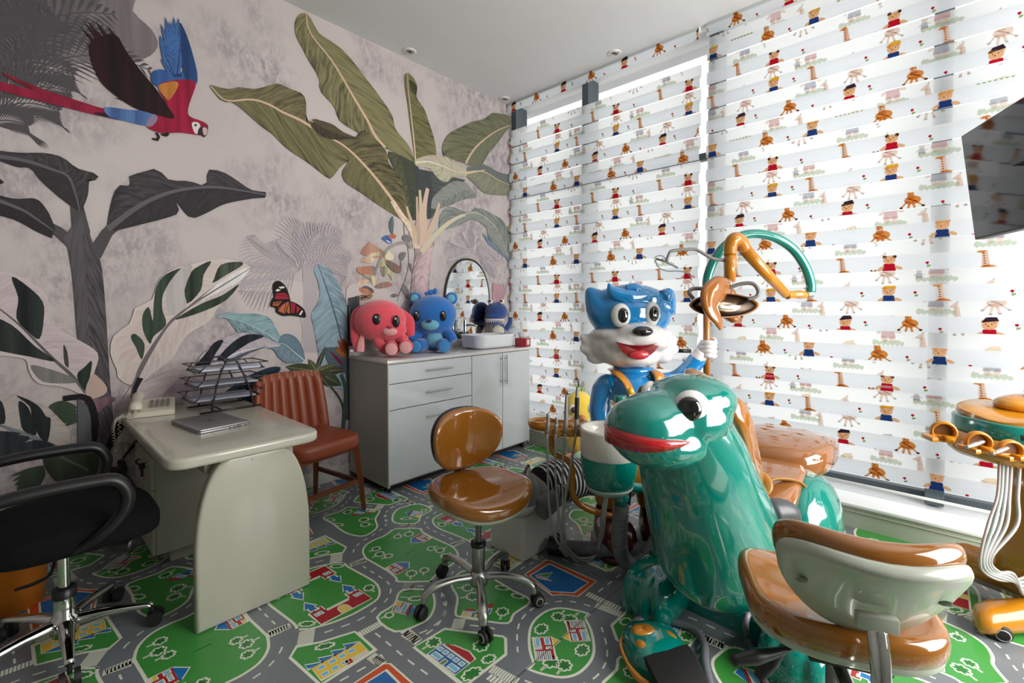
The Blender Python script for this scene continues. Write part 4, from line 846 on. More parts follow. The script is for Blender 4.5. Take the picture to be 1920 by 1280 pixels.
def pull(par, a, c, n=2):
    bm = B(); a, c = Vector(cl(*a)), Vector(cl(*c)); cyl(bm, a, c, .0055, seg=12)
    for t in (.12, .88): p = a.lerp(c, t); cyl(bm, p, p+Vector((0, .026, 0)), .004, seg=10)
    obj('handle', bm, mste, par)
XD, XM = 2.552, 2.918
for z0, z1 in ((.78, HT-.026), (.595, .78), (.07, .595)):
    d = front('drawer', X0, XD, z0, z1); zz = (z0+z1)/2 if z0 > .3 else z1-.09
    pull(d, (X0+.32, YF-.032, zz), (X0+.56, YF-.032, zz))
for x0, x1, hx_ in ((XD, XM, XM-.025), (XM, X1, XM+.03)):
    d = front('door', x0, x1, .07, HT-.026); pull(d, (hx_, YF-.032, .64), (hx_, YF-.032, .90))
for x in (X0+.04, X1-.04): obj('foot', cyl(B(), cl(x, YF+.05, .0), cl(x, YF+.05, .056), .016), mblk, cab)

# basin, tap, mirror, tissue box
bs = thing('wash_basin', 'white countertop basin with rounded corners on the cabinet', 'basin', (2.97, 3.03, HT+.002), R(0))
def rr_ring(w_, h_, r, z): return [(x, y, z) for x, y in rrect(w_, h_, r, 6)]
bm = loft(B(), [rr_ring(.40, .22, .06, 0), rr_ring(.46, .28, .08, .012), rr_ring(.48, .30, .09, .035), rr_ring(.475, .295, .09, .06), rr_ring(.487, .307, .09, .075), rr_ring(.48, .30, .09, .10), rr_ring(.49, .31, .09, .116), rr_ring(.485, .305, .088, .124), rr_ring(.46, .28, .08, .122), rr_ring(.42, .24, .07, .06), rr_ring(.30, .18, .05, .03)])
obj('bowl', bm, M('basin_ceramic', 'd7dade', .06, coat=.8), bs)
obj('drain', lathe(B(), [(.0, .034), (.02, .034), (.022, .031)]), mchr, bs)
tp = thing('basin_tap', 'tall chrome tap with a flat lever beside the basin', 'tap', (2.90, 3.27, HT+.001))
bm = cyl(B(), (0, 0, 0), (0, 0, .012), .028); cyl(bm, (0, 0, .01), (0, 0, .25), .019); obj('tap_body', bm, mchr, tp)
obj('spout', tube(B(), [(0, 0, .2), (0.02, -.07, .205), (.03, -.13, .195)], [.013, .011, .01], up=(0, 0, 1)), mchr, tp)
obj('lever', bx(B(), (.01, -.03, .262), (.14, .022, .008), rot(0, R(-3), R(15)), bev=.003), mchr, tp)
mi = thing('wall_mirror', 'arched mirror in a thin black frame hanging above the basin', 'mirror', (3.005, WALL_Y-.018, 1.39))
out = [(.285*math.copysign(abs(math.cos(a))**.9, math.cos(a)), .39*math.sin(a)) for a in [2*math.pi*i/48 for i in range(48)]]
obj('glass', prism(B(), [(x*.97, y*.97) for x, y in out], .004, rot(R(90))), M('mirror_glass', 'f2f4f4', .015, metal=1), mi, False)
bm = tube(B(), [(x, .0, y) for x, y in out], .008, 8, 1, True, smooth=False); obj('frame', bm, mblk, mi)
obj('backing', prism(B(), [(x*.95, y*.95) for x, y in out], .01, T((0, .013, 0)) @ rot(R(90))), mblk, mi, False)
tb = thing('tissue_box', 'small red and white tissue box on the cabinet corner', 'box', (3.262, 2.862, HT+.001), R(8))
obj('carton', bx(B(), (0, 0, .04), (.09, .12, .08), bev=.003), M('carton_red', '9c1f33', .4), tb)
obj('side_print', bx(B(), (.0, -.0605, .045), (.045, .001, .05)), M('carton_print', 'c9c4c0', .4), tb, False)
bm = B(); loft(bm, [[(.02*math.cos(a)*k, .035*math.sin(a)*k*(1+.2*math.sin(3*a)), z) for a in [2*math.pi*i/16 for i in range(16)]] for k, z in ((1, .078), (1.2, .10), (1.6, .13), (.6, .14))]); obj('tissue', bm, M('tissue_white', 'e5e5e5', .8), tb)

# ------------------------------------------------------------------ desk with arched leg panel
dk = thing('desk', 'cream lacquered desk with rounded top and arched end panel', 'desk', (.69, 2.73, 0))
def dl(x, y, z=0): return (x-.69, y-2.73, z)
bm = pad(B(), [dl(x, y)[:2] for x, y in rrect(.60, 1.215, .075, 7, (.69, 2.735))], .692, .738, .014, 4); obj('desktop', bm, mdesk, dk)
arch = [(-.23, 0), (.23, 0), (.23, .30)]
for i in range(1, 13): a = math.pi/2*i/12; arch.append((.10+.13*math.cos(a), .30+.392*math.sin(a)))
for i in range(12, 0, -1): a = math.pi/2*i/12; arch.append((-.10-.13*math.cos(a), .30+.392*math.sin(a)))
arch.append((-.23, .30))
obj('arched_panel', prism(B(), arch, .055, T(dl(.715, 2.225, .001)) @ rot(R(90)), bev=.014, seg=3), mdesk, dk)
obj('screw_cap', cyl(B(), dl(.70, 2.168, .665), dl(.70, 2.171, .665), .006), mste, dk)
bm = bx(B(), dl(.71, 3.17, .62), (.42, .03, .14)); bx(bm, dl(.72, 2.70, .655), (.36, .9, .07)); obj('apron', bm, mdesk, dk, False)
pe = thing('drawer_pedestal', 'cream three-drawer pedestal with keys under the desk', 'drawer unit', (.70, 3.10, 0))
bm = bx(B(), (0, 0, .315), (.44, .44, .50), bev=.003); obj('carcass', bm, mdesk, pe, False); obj('plinth', bx(B(), (.02, 0, .035), (.36, .38, .068)), mdesk, pe, False)
for i, (z0, z1) in enumerate(((.40, .56), (.235, .395), (.07, .23))):
    d = obj('drawer', bx(B(), (-.229, 0, (z0+z1)/2), (.018, .434, z1-z0), bev=.002), mdesk, pe, False)
    if i != 1: obj('handle', tube(B(), [(-.238, .10, (z0+z1)/2+.01), (-.258, .06, (z0+z1)/2+.014), (-.258, -.02, (z0+z1)/2+.014), (-.238, -.06, (z0+z1)/2+.01)], .005, 8), mchr if i else mblk, d)
k = obj('lock', cyl(B(), (-.238, -.14, .52), (-.25, -.14, .52), .012), mste, pe)
obj('key', bx(B(), (-.262, -.14, .515), (.026, .006, .03), bev=.002), mblk, k); obj('key_tag', bx(B(), (-.262, -.14, .48), (.012, .004, .04), bev=.002), mblk, k)

# telephone
ph = thing('telephone', 'cream corded desk telephone on the far left desk corner', 'telephone', on_z(275, 778, .74)+Vector((.0, -.10, 0)), R(-12))
mph = M('phone_cream', 'cbc4b4', .4)
ph.location = (.505, 3.17, .74)
bm = loft(B(), [[(-.085, -.10, 0), (.115, -.10, 0), (.115, .10, 0), (-.085, .10, 0)], [(-.085, -.10, .022), (.115, -.10, .022), (.115, .10, .06), (-.085, .10, .06)], [(-.08, -.092, .027), (.11, -.092, .027), (.11, .094, .064), (-.08, .094, .064)]]); obj('base', bm, mph, ph, False)
tilt = rot(math.atan(.038/.2))
bm = tube(B(), [(-.05, -.095, .04), (-.05, -.085, .058), (-.05, -.03, .066), (-.05, .05, .08), (-.05, .10, .082), (-.05, .108, .07)], [.024, .027, .022, .022, .027, .024], 12, up=(1, 0, 0), flat=1.1); obj('handset', bm, mph, ph)
for i in range(4):
    for j in range(4):
        obj('button', bx(B(), (.012+i*.024, -.045+j*.028, .037+(.055+j*.028)*.19-.002), (.015, .015, .008), tilt, bev=.002), M('phone_button', '6e6a66', .5), ph)
cp_ = [(-.05, -.10, .05), (-.055, -.12, .02), (-.085, -.13, .02), (-.125, -.115, .01), (-.14, -.11, -.04), (-.135, -.105, -.12), (-.13, -.10, -.16), (-.12, -.09, -.10), (-.118, -.06, -.0), (-.10, -.04, .012), (-.085, -.03, .015)]
sp = cat(cp_, 28); hel = []
for i, p in enumerate(sp):
    d = (sp[min(i+1, len(sp)-1)]-sp[max(i-1, 0)]).normalized(); u = d.orthogonal().normalized(); u = (Vector((1, 0, 0))-d*d.x).normalized() if abs(d.x) < .9 else (Vector((0, 1, 0))-d*d.y).normalized(); v = d.cross(u); a = i*1.25
    hel.append(p+(u*math.cos(a)+v*math.sin(a))*.0065)
obj('coiled_cord', tube(B(), hel, .0019, 5, smooth=False), mph, ph)

# letter trays with papers
ra = thing('letter_tray_rack', 'black wire three-tier letter tray rack at the back of the desk', 'tray rack', (.835, 3.04, .74), R(2))
for y in (-.115, .115):
    obj('side_frame', tube(tube(B(), [(-.155, y, .006), (.155, y, .006)], .0055, 8, smooth=False), [(-.10, y, .008), (-.07, y, .16), (-.03, y, .27), (.0, y, .285), (.03, y, .27), (.09, y, .12), (.115, y, .008)], .005, 8), mblk, ra)
for x, z in ((0, .285), (-.05, .008)): obj('cross_bar', tube(B(), [(x, -.115, z), (x, .115, z)], .004, 8, smooth=False), mblk, ra)
for i, z in enumerate((.065, .145, .225)):
    dx = -.015+.012*i; bm = B(); W_, D_ = .185, .12
    for zz, w_, d_ in ((z, W_-.015, D_-.015), (z+.035, W_, D_)):
        tube(bm, [(dx-w_, -d_, zz), (dx+w_, -d_, zz), (dx+w_, d_, zz), (dx-w_, d_, zz)], .0036, 6, closed=True, smooth=False)
    for a in range(9): bx(bm, (dx-.165+a*.041, 0, z), (.002, .22, .002))
    for a in range(6): bx(bm, (dx, -.10+a*.04, z), (.34, .002, .002))
    for sx in (-1, 1):
        for a in (-1, 1): tube(bm, [(dx+sx*(W_-.02), a*(D_-.015), z), (dx+sx*(W_-.05), a*D_, z+.035)], .003, 6, smooth=False)
    obj('tray', bm, mblk, ra, label=('lowest wire tray', 'middle wire tray', 'top wire tray')[i])
for i, (z, h, lb) in enumerate(((.070, .006, 'pale papers in the lowest wire tray'), (.150, .007, 'pale papers in the middle wire tray'), (.230, .014, 'thick stack of papers in the top wire tray'))):
    bm = B()
    for q in range(4): bx(bm, (random.uniform(-.006, .006), random.uniform(-.004, .004), h*(q+.5)/4), (.30, .205, h/4*.98), rot(0, 0, R(random.uniform(-1.5, 1.5))))
    o = obj('paper_stack', bm, M('paper_blue_white', 'b9bccb', .7), smooth=False); o.location = Vector(ra.location)+Vector((-.015+.012*i, 0, z-.003)); tag(o, lb, 'papers')

# laptop
lp = thing('laptop', 'closed silver laptop lying on the desk', 'laptop', (.665, 2.66, .739), R(7))
mal = M('aluminium_silver', '8f8f90', .35, metal=.6)
obj('base', prism(B(), rrect(.225, .335, .012), .009, bev=.002), mal, lp); obj('lid', prism(B(), rrect(.225, .335, .012), .008, T((0, 0, .0105)), bev=.002), mal, lp)
obj('hinge_gap', bx(B(), (0, 0, .0096), (.222, .33, .0016)), mgap, lp, False)
for k, y in enumerate((-.15, -.12)): pass
for x, w_ in ((.02, .008), (.04, .008), (.062, .018), (.09, .006)): obj('port', bx(B(), (x, -.1678, .005), (w_, .0008, .004)), mgap, lp, False)
obj('logo', prism(B(), [(-.012, -.02), (.0, -.022), (.012, .0), (.002, .022), (-.008, .02), (.0, .0)], .0003, T((0, 0, .0186))), M('logo_dark', '4a4a4c', .3, metal=.5), lp, False)

# ------------------------------------------------------------------ office chair
oc = thing('office_chair', 'black mesh office chair with chrome star base at the desk', 'chair', (.1225, 2.48, 0), R(0))
bm = lathe(B(), [(.0, .055), (.04, .055), (.045, .12), (.032, .13), (.032, .21), (.034, .215)]); obj('column', bm, mchr, oc)
obj('column_collar', lathe(B(), [(.036, .20), (.036, .235), (.02, .24)]), mblk, oc)
obj('gas_lift', cyl(B(), (0, 0, .2), (0, 0, .42), .018), mchr, oc)
for a_ in (-19, 53, 125, 197, 269):
    c, s = math.cos(R(a_)), math.sin(R(a_))
    lg = obj('leg', tube(B(), [(c*.03, s*.03, .105), (c*.15, s*.15, .10), (c*.275, s*.275, .082)], [.028, .022, .015], 10, up=(0, 0, 1), flat=.7), mchr, oc)
    bm = cyl(B(), (c*.27, s*.27, .045), (c*.27, s*.27, .085), .007)
    for q in (-1, 1): cyl(bm, (c*.28-s*.012*q, s*.28+c*.012*q, .03), (c*.28-s*.028*q, s*.28+c*.028*q, .03), .029, seg=22)
    obj('caster', bm, mrub, lg)
obj('seat', pad(B(), sup(.26, .25, e=3.4), .435, .535, .035, 5, dome=.012, m=T((.03, 0, 0)), zf=lambda x, y: -.03*max(0, x/.26)**3), mmesh, oc)
obj('tilt_mechanism', bx(B(), (0, 0, .41), (.22, .16, .05), bev=.015), mblk, oc)
obj('tilt_knob', tube(B(), [(.12, -.10, .40), (.15, -.13, .395), (.19, -.165, .39)], [.012, .034, .03], 14), mblk, oc)
obj('height_lever', tube(B(), [(-.02, .02, .40), (-.03, .10, .27), (-.07, .16, .22), (-.13, .2, .2)], [.006, .006, .008, .006], 8), mblk, oc)
for s in (-1, 1):
    y = s*.285
    obj('armrest', tube(B(), [(-.22, y*.95, .50), (-.25, y, .60), (-.23, y, .68), (-.12, y, .705), (.06, y, .705), (.13, y, .69), (.16, y, .63), (.14, y, .56), (.08, y*.97, .50), (.02, y*.8, .46)], [.016, .018, .02, .022, .022, .024, .024, .02, .018, .016], 10, up=(0, 1, 0), flat=1.35), mblk, oc, label=None)
bm = loft(B(), [[(-.27-.05*t-.02*math.cos(a)+(.04*(y_*4)**2 if 0 else 0), y_, .55+t*.6) for y_, a in [(.23*math.sin(b_), b_) for b_ in [2*math.pi*i/24 for i in range(24)]]] for t in (0, .25, .5, .75, 1)]); obj('backrest', bm, mmesh, oc)
obj('back_post', tube(B(), [(-.1, 0, .41), (-.26, 0, .42), (-.32, 0, .52), (-.33, 0, .8)], .025, 10), mblk, oc)

# orange wastebasket
wbk = thing('wastebasket', 'orange plastic wastebasket with slots behind the black office chair', 'bin', (-.02, 3.0, 0))
obj('tub', lathe(B(), [(0, .004), (.105, .004), (.13, .27), (.138, .275), (.134, .28), (.122, .27), (.098, .012), (0, .012)], seg=40), M('bin_orange', 'c8741c', .4), wbk)
for i in range(26): a = 2*math.pi*i/26; obj('slot', bx(B(), (.1275*math.cos(a), .1275*math.sin(a), .235), (.004, .008, .045), rot(0, 0, a)), M('bin_slot', '7a3f12', .6), wbk, False)

# ------------------------------------------------------------------ leather visitor chair
vc = thing('leather_chair', 'tan leather chair with channelled back and wooden legs beside the desk', 'chair', (1.275, 2.93, 0), math.atan2(-.985, .17)+R(90))
# local: -y is forward
def legp(x0, y0, x1, y1, h, w_=.018):
    return tube(B(), [(x0, y0, 0), (x1, y1, h)], [w_*.8, w_*1.25], 4, smooth=False, up=(1, 0, 0))
for x0, y0, x1, y1, h in ((-.235, -.235, -.20, -.20, .44), (.235, -.235, .20, -.20, .44), (-.20, .235, -.18, .19, .44), (.20, .235, .18, .19, .44)): obj('leg', legp(x0, y0, x1, y1, h, .022), mwood, vc, False)
bm = bx(B(), (0, -.21, .19), (.42, .02, .026)); obj('stretcher', bm, mwood, vc, False)
for s in (-1, 1): obj('stretcher', bx(B(), (s*.205, .0, .19), (.02, .42, .026)), mwood, vc, False)
obj('seat_frame', bx(B(), (0, 0, .41), (.40, .40, .04), bev=.006), mwood, vc, False)
obj('seat', pad(B(), sup(.245, .24, e=4), .415, .505, .03, 5, dome=.018, m=T((0, -.02, 0))), mleat, vc)
bm = B(); nx, nz = 57, 14; vs = []
for side in (0, 1):
    g = []
    for j in range(nz+1):
        t = j/nz; z = .46+t*.43; row = []
        for i in range(nx):
            u = i/(nx-1)*2-1; wd = .255-.035*t**2; x = u*wd; ch = abs(math.sin((i/(nx-1))*math.pi*8)) if abs(u) < 1 else 0
            y = .205+.06*t+(-.05*(u*u))+(.028*(1-(t*2-1)**8) if side else -.018*(ch**.5)*(1-(t*2-1)**10)-.012)
            zz = z+(-.02*abs(u)**3 if t > .9 else 0); row.append(bm.verts.new((x, y, zz)))
        g.append(row)
    vs.append(g)
for s_, g in enumerate(vs):
    for j in range(nz):
        for i in range(nx-1):
            q = (g[j][i], g[j][i+1], g[j+1][i+1], g[j+1][i]); bm.faces.new(q if s_ == 0 else q[::-1])
A, Bb = vs
for i in range(nx-1): bm.faces.new((A[nz][i], A[nz][i+1], Bb[nz][i+1], Bb[nz][i])); bm.faces.new((Bb[0][i], Bb[0][i+1], A[0][i+1], A[0][i]))
for j in range(nz): bm.faces.new((A[j+1][0], Bb[j+1][0], Bb[j][0], A[j][0])); bm.faces.new((A[j][-1], Bb[j][-1], Bb[j+1][-1], A[j+1][-1]))
bmesh.ops.recalc_face_normals(bm, faces=bm.faces[:]); obj('backrest', bm, mleat, vc, angle=60)

# ------------------------------------------------------------------ dental stools
def stool(label, hub, face, seat_z, back_up, back_off, leg0, group=None, seat_r=0, lean=0, bk=(.175, .145)):
    t = thing('dental_stool', label, 'stool', (hub[0], hub[1], 0), face+R(90), group)   # local -y is forward
    obj('column', lathe(B(), [(.0, .09), (.028, .09), (.03, .24), (.033, .25), (.033, .265), (.022, .27)]), mste, t)
    obj('column_collar', lathe(B(), [(.0245, .25), (.0345, .252), (.0345, .27), (.012, .272)]), mblk, t)
    obj('gas_lift', cyl(B(), (0, 0, .25), (0, 0, seat_z-.05), .0135), M('lift_grey', '6e6e70', .3, .7), t)
    obj('hub', lathe(B(), [(.0, .075), (.04, .08), (.045, .10), (.038, .13), (.028, .14)]), mste, t)
    for i in range(5):
        a = R(leg0+72*i)-t.rotation_euler.z; c, s = math.cos(a), math.sin(a)
        lg = obj('leg', tube(B(), [(c*.03, s*.03, .115), (c*.12, s*.12, .125), (c*.2, s*.2, .118), (c*.245, s*.245, .095), (c*.255, s*.255, .062)], [.021, .018, .021, .021, .017], 12, up=(0, 0, 1), flat=.75), mste, t)
        b_ = a+.6; q = Vector((-math.sin(b_), math.cos(b_), 0)); p = Vector((c*.255, s*.255, .0)); bm = cyl(B(), p+Vector((0, 0, .035)), p+Vector((0, 0, .075)), .009)
        w0 = p+Vector((math.cos(b_), math.sin(b_), 0))*.014+Vector((0, 0, .028))
        cs = obj('caster', bm, mrub, lg)
        for k in (-1, 1): lathe(bm2 := B(), [(0, -.009), (.02, -.009), (.028, -.005), (.028, .005), (.02, .009), (0, .009)], T(w0+q*.013*k) @ frame(q), 20); obj('wheel', bm2, mrub, lg)
        lathe(bm2 := B(), [(.014, .0), (.019, .001), (.014, .002)], T(w0-q*.0235) @ frame(q), 20); obj('wheel_ring', bm2, M('caster_ring', 'a9a79a', .5), lg)
    zs = seat_z
    zf = lambda x, y: .035*(x/.2)**2*(.3+.7*max(0, -y+.1)/.3)-.05*max(0, (-y-.1)/.12)**2*.5+.02*max(0, y/.18)**2
    sw = .215 if bk[0] > .17 else .20
    so = [(x*(1+.10*max(0, -y)/.2), y*(1.05 if y < 0 else .92)) for x, y in sup(sw, .20, 40, 2.7)]
    mr_ = rot(0, 0, seat_r)
    obj('seat_shell', pad(B(), [(x*.97, y*.97) for x, y in so], zs-.055, zs-.02, .016, 3, mr_, zf=zf), mshell, t)
    obj('seat', pad(B(), so, zs-.045, zs+.028, .03, 6, mr_, dome=.006, zf=zf), mtan, t)
    obj('seat_plate', bx(B(), (0, .02, zs-.065), (.16, .2, .02), bev=.004), mblk, t)
    for k, (x, y) in enumerate(((-.12, .10), (-.05, .0))): pass
    for pts in (((.05, .03, zs-.065), (.12, .10, zs-.07), (.19, .14, zs-.075), (.245, .165, zs-.08)), ((.05, .0, zs-.07), (.1, .02, zs-.11), (.14, .04, zs-.15), (.17, .05, zs-.19))):
        obj('lever', tube(B(), [Vector(p) for p in pts], [.006, .007, .017, .012], 10), mblk, t)
    # backrest
    bz, by = zs+back_up, .19+back_off
    bl = [(x*(1+.9*y), y*(1 if y > 0 else 1.0)+.04*x) for x, y in sup(*bk, 40, 2.35)]
    mb = T((0, by, bz)) @ rot(R(90)+lean, 0, 0)
    bend = lambda x, y: -.075*(x/.18)**2
    # local z of the pad points to -y (forward) after the turn, so the front face is the cushion
    mb = T((0, by, bz)) @ rot(R(90)-lean, 0, 0)
    obj('back_shell', pad(B(), [(x*.985, y*.985) for x, y in bl], -.018, .012, .010, 3, mb @ Matrix.Scale(1, 4), zf=lambda x, y: .075*(x/.18)**2), mshell if back_off else mblk, t)
    obj('backrest', pad(B(), bl, .006, .058, .024, 6, mb, zf=lambda x, y: .075*(x/.18)**2, dome=.004), mtan, t)
    return t, mb, zs
mbk = None
s1, mb1, z1 = stool('caramel padded dental stool standing on the open floor before the white cabinet', (1.408, 1.50), math.atan2(-.97, -.26), .50, .20, .0, 15)
obj('back_bellows', tube(B(), [(0, .10, z1-.02)]+[(0, .19, z1-.02+.012*i) for i in range(8)], [.02, .03, .024, .03, .024, .03, .024, .03, .02], 14, smooth=False), mblk, s1)
hub2 = at(1562, 1130, 1.13)
s2, mb2, z2 = stool('caramel dental stool seen from behind with a pale back shell, nearest the camera', (hub2.x, hub2.y), R(24), .60, .150, .035, 40, lean=R(38), bk=(.165, .135))
bm = tube(B(), [(.02, .02, z2-.07), (.0, .20, z2-.13), (.0, .275, z2-.08), (.0, .265, z2+.04), (.0, .242, z2+.105)], .0105, 12, flat=1.7, up=(1, 0, 0)); obj('back_bracket', bm, mchr, s2)
obj('bracket_socket', bx(B(), (0, .243, z2+.115), (.07, .02, .03), bev=.004), mshell, s2)
for x in (-.12, -.03, .12): obj('screw_recess', lathe(B(), [(.0, .001), (.009, .0015), (.011, .0)], mb2 @ T((x, .0 if x != -.03 else -.05, -.019+.075*(x/.18)**2)) @ rot(R(180))), M('recess_dark', '6c7064', .6), s2)
# ------------------------------------------------------------------ dinosaur treatment chair
dn = thing('dinosaur_dental_chair', 'glossy teal dinosaur dental chair with a red mouth and caramel upholstery', 'dental chair', (2.1, .62, 0))
def D(x, y, z): return Vector((x-2.1, y-.62, z))
bm = tube(B(), [D(1.90, .62, .36), D(1.84, .62, .44), D(1.72, .62, .62), D(1.60, .62, .80), D(1.52, .62, .93)], [.20, .245, .215, .185, .15], 28)
sph(bm, D(1.86, .62, .41), (.245, .25, .245)); sph(bm, D(1.53, .62, .92), (.16, .15, .14))
organic('neck_and_belly', bm, mteal, dn, .011, 10)
hd = Vector((-.92, .39, 0)).normalized(); hs = Vector((-hd.y, hd.x, 0)); HC = Vector((1.535, .60, 0)); ha = math.atan2(hd.y, hd.x)
def Hh(f, s, z): p = HC+hd*f*.97+hs*s*.95; return D(p.x, p.y, z-.012)       # f forward along the snout, s to the side (+ = away), z up
bm = sph(B(), Hh(.03, 0, .975), (.16, .145, .12), rot(0, 0, ha)); sph(bm, Hh(.19, 0, .955), (.135, .13, .105), rot(0, 0, ha)); sph(bm, Hh(.14, 0, .97), (.16, .125, .10), rot(0, 0, ha)); sph(bm, Hh(.12, 0, .905), (.17, .135, .085), rot(0, 0, ha))
sph(bm, Hh(.055, .07, 1.02), .07); sph(bm, Hh(.055, -.07, 1.02), .07); sph(bm, Hh(-.01, 0, 1.03), (.14, .14, .085), rot(0, 0, ha))
organic('head', bm, mteal, dn, .009, 7)
for s_ in (-1, 1):
    e = Hh(.098, .102*s_, 1.028); ed = (hd*.5+hs*s_*.85+Vector((0, 0, .12))).normalized()
    ew = obj('eye', sph(B(), e, (.056, .056, .026), frame(ed)), M('eye_white', 'd9d9d6', .08, coat=1), dn)
    ed2 = (ed+hd*.3).normalized(); obj('pupil', sph(B(), e+ed*.014+hd*.014, (.036, .038, .018), frame(ed2)), M('pupil_black', '0b0b0c', .06, coat=1), ew)
    obj('nostril', lathe(B(), [(.012, 0), (.018, .003), (.024, 0)], T(Hh(.262, .06*s_, 1.005)) @ frame((hd*.8+hs*s_*.35+Vector((0, 0, .6))).normalized())), mteal, dn)
# mouth: a red band following the curve of the snout
bm = B(); lo, hi, n = [], [], 34
for i in range(n+1):
    a = R(-100+200*i/n); k = abs(i/n*2-1); rx, ry = .157, .149
    f0 = .172; zc = .925+(.0)*k; op = .04*(1-k**2.4)
    cx = f0+rx*math.cos(a)*1.0; cy = ry*math.sin(a)
    lo.append(bm.verts.new(Hh(cx*.993, cy*.985, .955-op-.016*k))); hi.append(bm.verts.new(Hh(cx, cy, .957+op*.35-.018*k)))
inn = [bm.verts.new(Hh(.172+(.10)*math.cos(R(-100+200*i/n)), .10*math.sin(R(-100+200*i/n)), .945)) for i in range(n+1)]
for i in range(n): bm.faces.new((lo[i], lo[i+1], hi[i+1], hi[i])); bm.faces.new((hi[i], hi[i+1], inn[i+1], inn[i])); bm.faces.new((inn[i], inn[i+1], lo[i+1], lo[i]))
obj('mouth', bm, M('mouth_red', 'b0131c', .2, coat=.6), dn)
# rear body, thighs, base
bm = loft(B(), [[D(x, .62+w_*math.cos(a), z0+h_*math.sin(a)) for a in [2*math.pi*i/26 for i in range(26)]] for x, w_, z0, h_ in ((1.86, .16, .34, .14), (2.0, .20, .36, .15), (2.3, .23, .37, .15), (2.6, .21, .38, .13), (2.85, .15, .40, .09), (2.98, .06, .42, .04))])
organic('rear_body', bm, mteal, dn, .012, 6)
for s_ in (-1, 1):
    organic('thigh', sph(B(), D(2.35, .62+s_*.22, .38), (.26, .13, .215)), mteal, dn, .012, 4)
for s_ in (-1, 1):
    y0 = .62+s_*.275; rings = []
    for k, z in ((.90, .004), (.98, .012), (1, .05), (.99, .09), (.94, .125), (.84, .152), (.68, .17), (.45, .18), (.15, .184)):
        rg = []
        for x, y in sup(.165, .125, 64, 3.0):
            g_ = sum(math.exp(-((y*k-q)/.011)**2) for q in (-.042, .042))*min(1, max(0, (-x*k+.05)/.08)); rg.append(D(1.925+x*k+.016*g_*(z < .15), y0+y*k, z-.009*g_*(z > .06)))
        rings.append(rg)
    obj('foot', loft(B(), rings), mteal, dn, angle=70)
    organic('ankle', tube(B(), [D(2.0, y0, .12), D(2.10, y0-s_*.06, .19), D(2.08, y0-s_*.18, .30)], [.10, .095, .11], 18), mteal, dn, .012, 4)
obj('base', loft(B(), [[D(a, c, z) for a, c in ((x0, y0), (2.75, y0), (2.75, y1), (x0, y1))] for x0, y0, y1, z in ((1.98, .42, .82, .0), (1.98, .42, .82, .07), (2.1, .5, .74, .26))]), mteal, dn, False)
# upholstery
def slab(p, d, w, L, t, name, m_, r=.03, e=5, zf=None, lbl=None):
    """cushion starting at p, running L along d, width w across Y"""
    d = Vector(d).normalized(); y = Vector((0, 1, 0)); nrm = d.cross(y); mt = Matrix((d.to_4d(), y.to_4d(), nrm.to_4d(), (0, 0, 0, 1))).transposed(); mt.translation = Vector(p); mt[3][3] = 1
    for i in range(3): mt[3][i] = 0
    return obj(name, pad(B(), sup(L/2, w/2, 40, e, (L/2, 0)), -t/2, t/2, min(r, t/2-.002), 5, mt, dome=.008, zf=zf), m_, dn, label=lbl)
slab(D(1.675, .615, 1.01), (.52, 0, -.84), .30, .68, .10, 'backrest_cushion', mtan)
obj('headrest', tube(B(), [D(1.52, .585, 1.06), D(1.60, .60, 1.075), D(1.68, .61, 1.045), D(1.72, .61, .96)], [.03, .055, .055, .04], 14, flat=.5, up=(1, 0, .5)), mtan, dn)
slab(D(1.97, .62, .50), (1, 0, .16), .44, .52, .11, 'seat_cushion', mtanw, .04, 3.5, lbl='seat cushion under a clear cover')
slab(D(2.36, .585, .60), (1, 0, -.05), .50, .60, .13, 'leg_cushion', mtanw, .05, 3, zf=lambda x, y: .05*math.sin(x/.6*math.pi)-.25*y*y, lbl='leg cushion under a clear plastic cover')
mstrap = M('strap_tan', '9a6a22', .4)
def ring(cx, z0, hw, y0, hy, tiltx, w_, name='strap'):
    pts = [D(cx+tiltx*math.sin(a), y0+hy*math.cos(a), z0+hw*math.sin(a)) for a in [2*math.pi*i/20 for i in range(20)]]
    return obj(name, tube(B(), pts, w_, 8, closed=True, flat=.25, up=(1, 0, 0)), mstrap, dn)
ring(1.895, .655, .05, .62, .165, .05, .022)
obj('strap', tube(B(), [D(1.93, .47, .66), D(2.0, .50, .62), D(2.12, .48, .615), D(2.22, .42, .59), D(2.28, .385, .52)], .022, 8, flat=.25, up=(0, .3, 1)), mstrap, dn)
obj('strap', tube(B(), [D(1.97, .56, .65), D(2.1, .62, .625), D(2.25, .68, .62)], .02, 8, flat=.25, up=(0, 0, 1)), mstrap, dn)
g = Vector(at(1452, 970, 1.72))
obj('armrest_grip', tube(B(), [g-dn.location+Vector(v) for v in ((-.05, .03, .012), (-.01, .01, .02), (.05, -.03, .01), (.075, -.035, -.05), (.07, -.03, -.12), (.06, .0, -.2))], [.018, .05, .045, .035, .03, .026], 14), M('grip_grey', '3f4044', .4), dn)
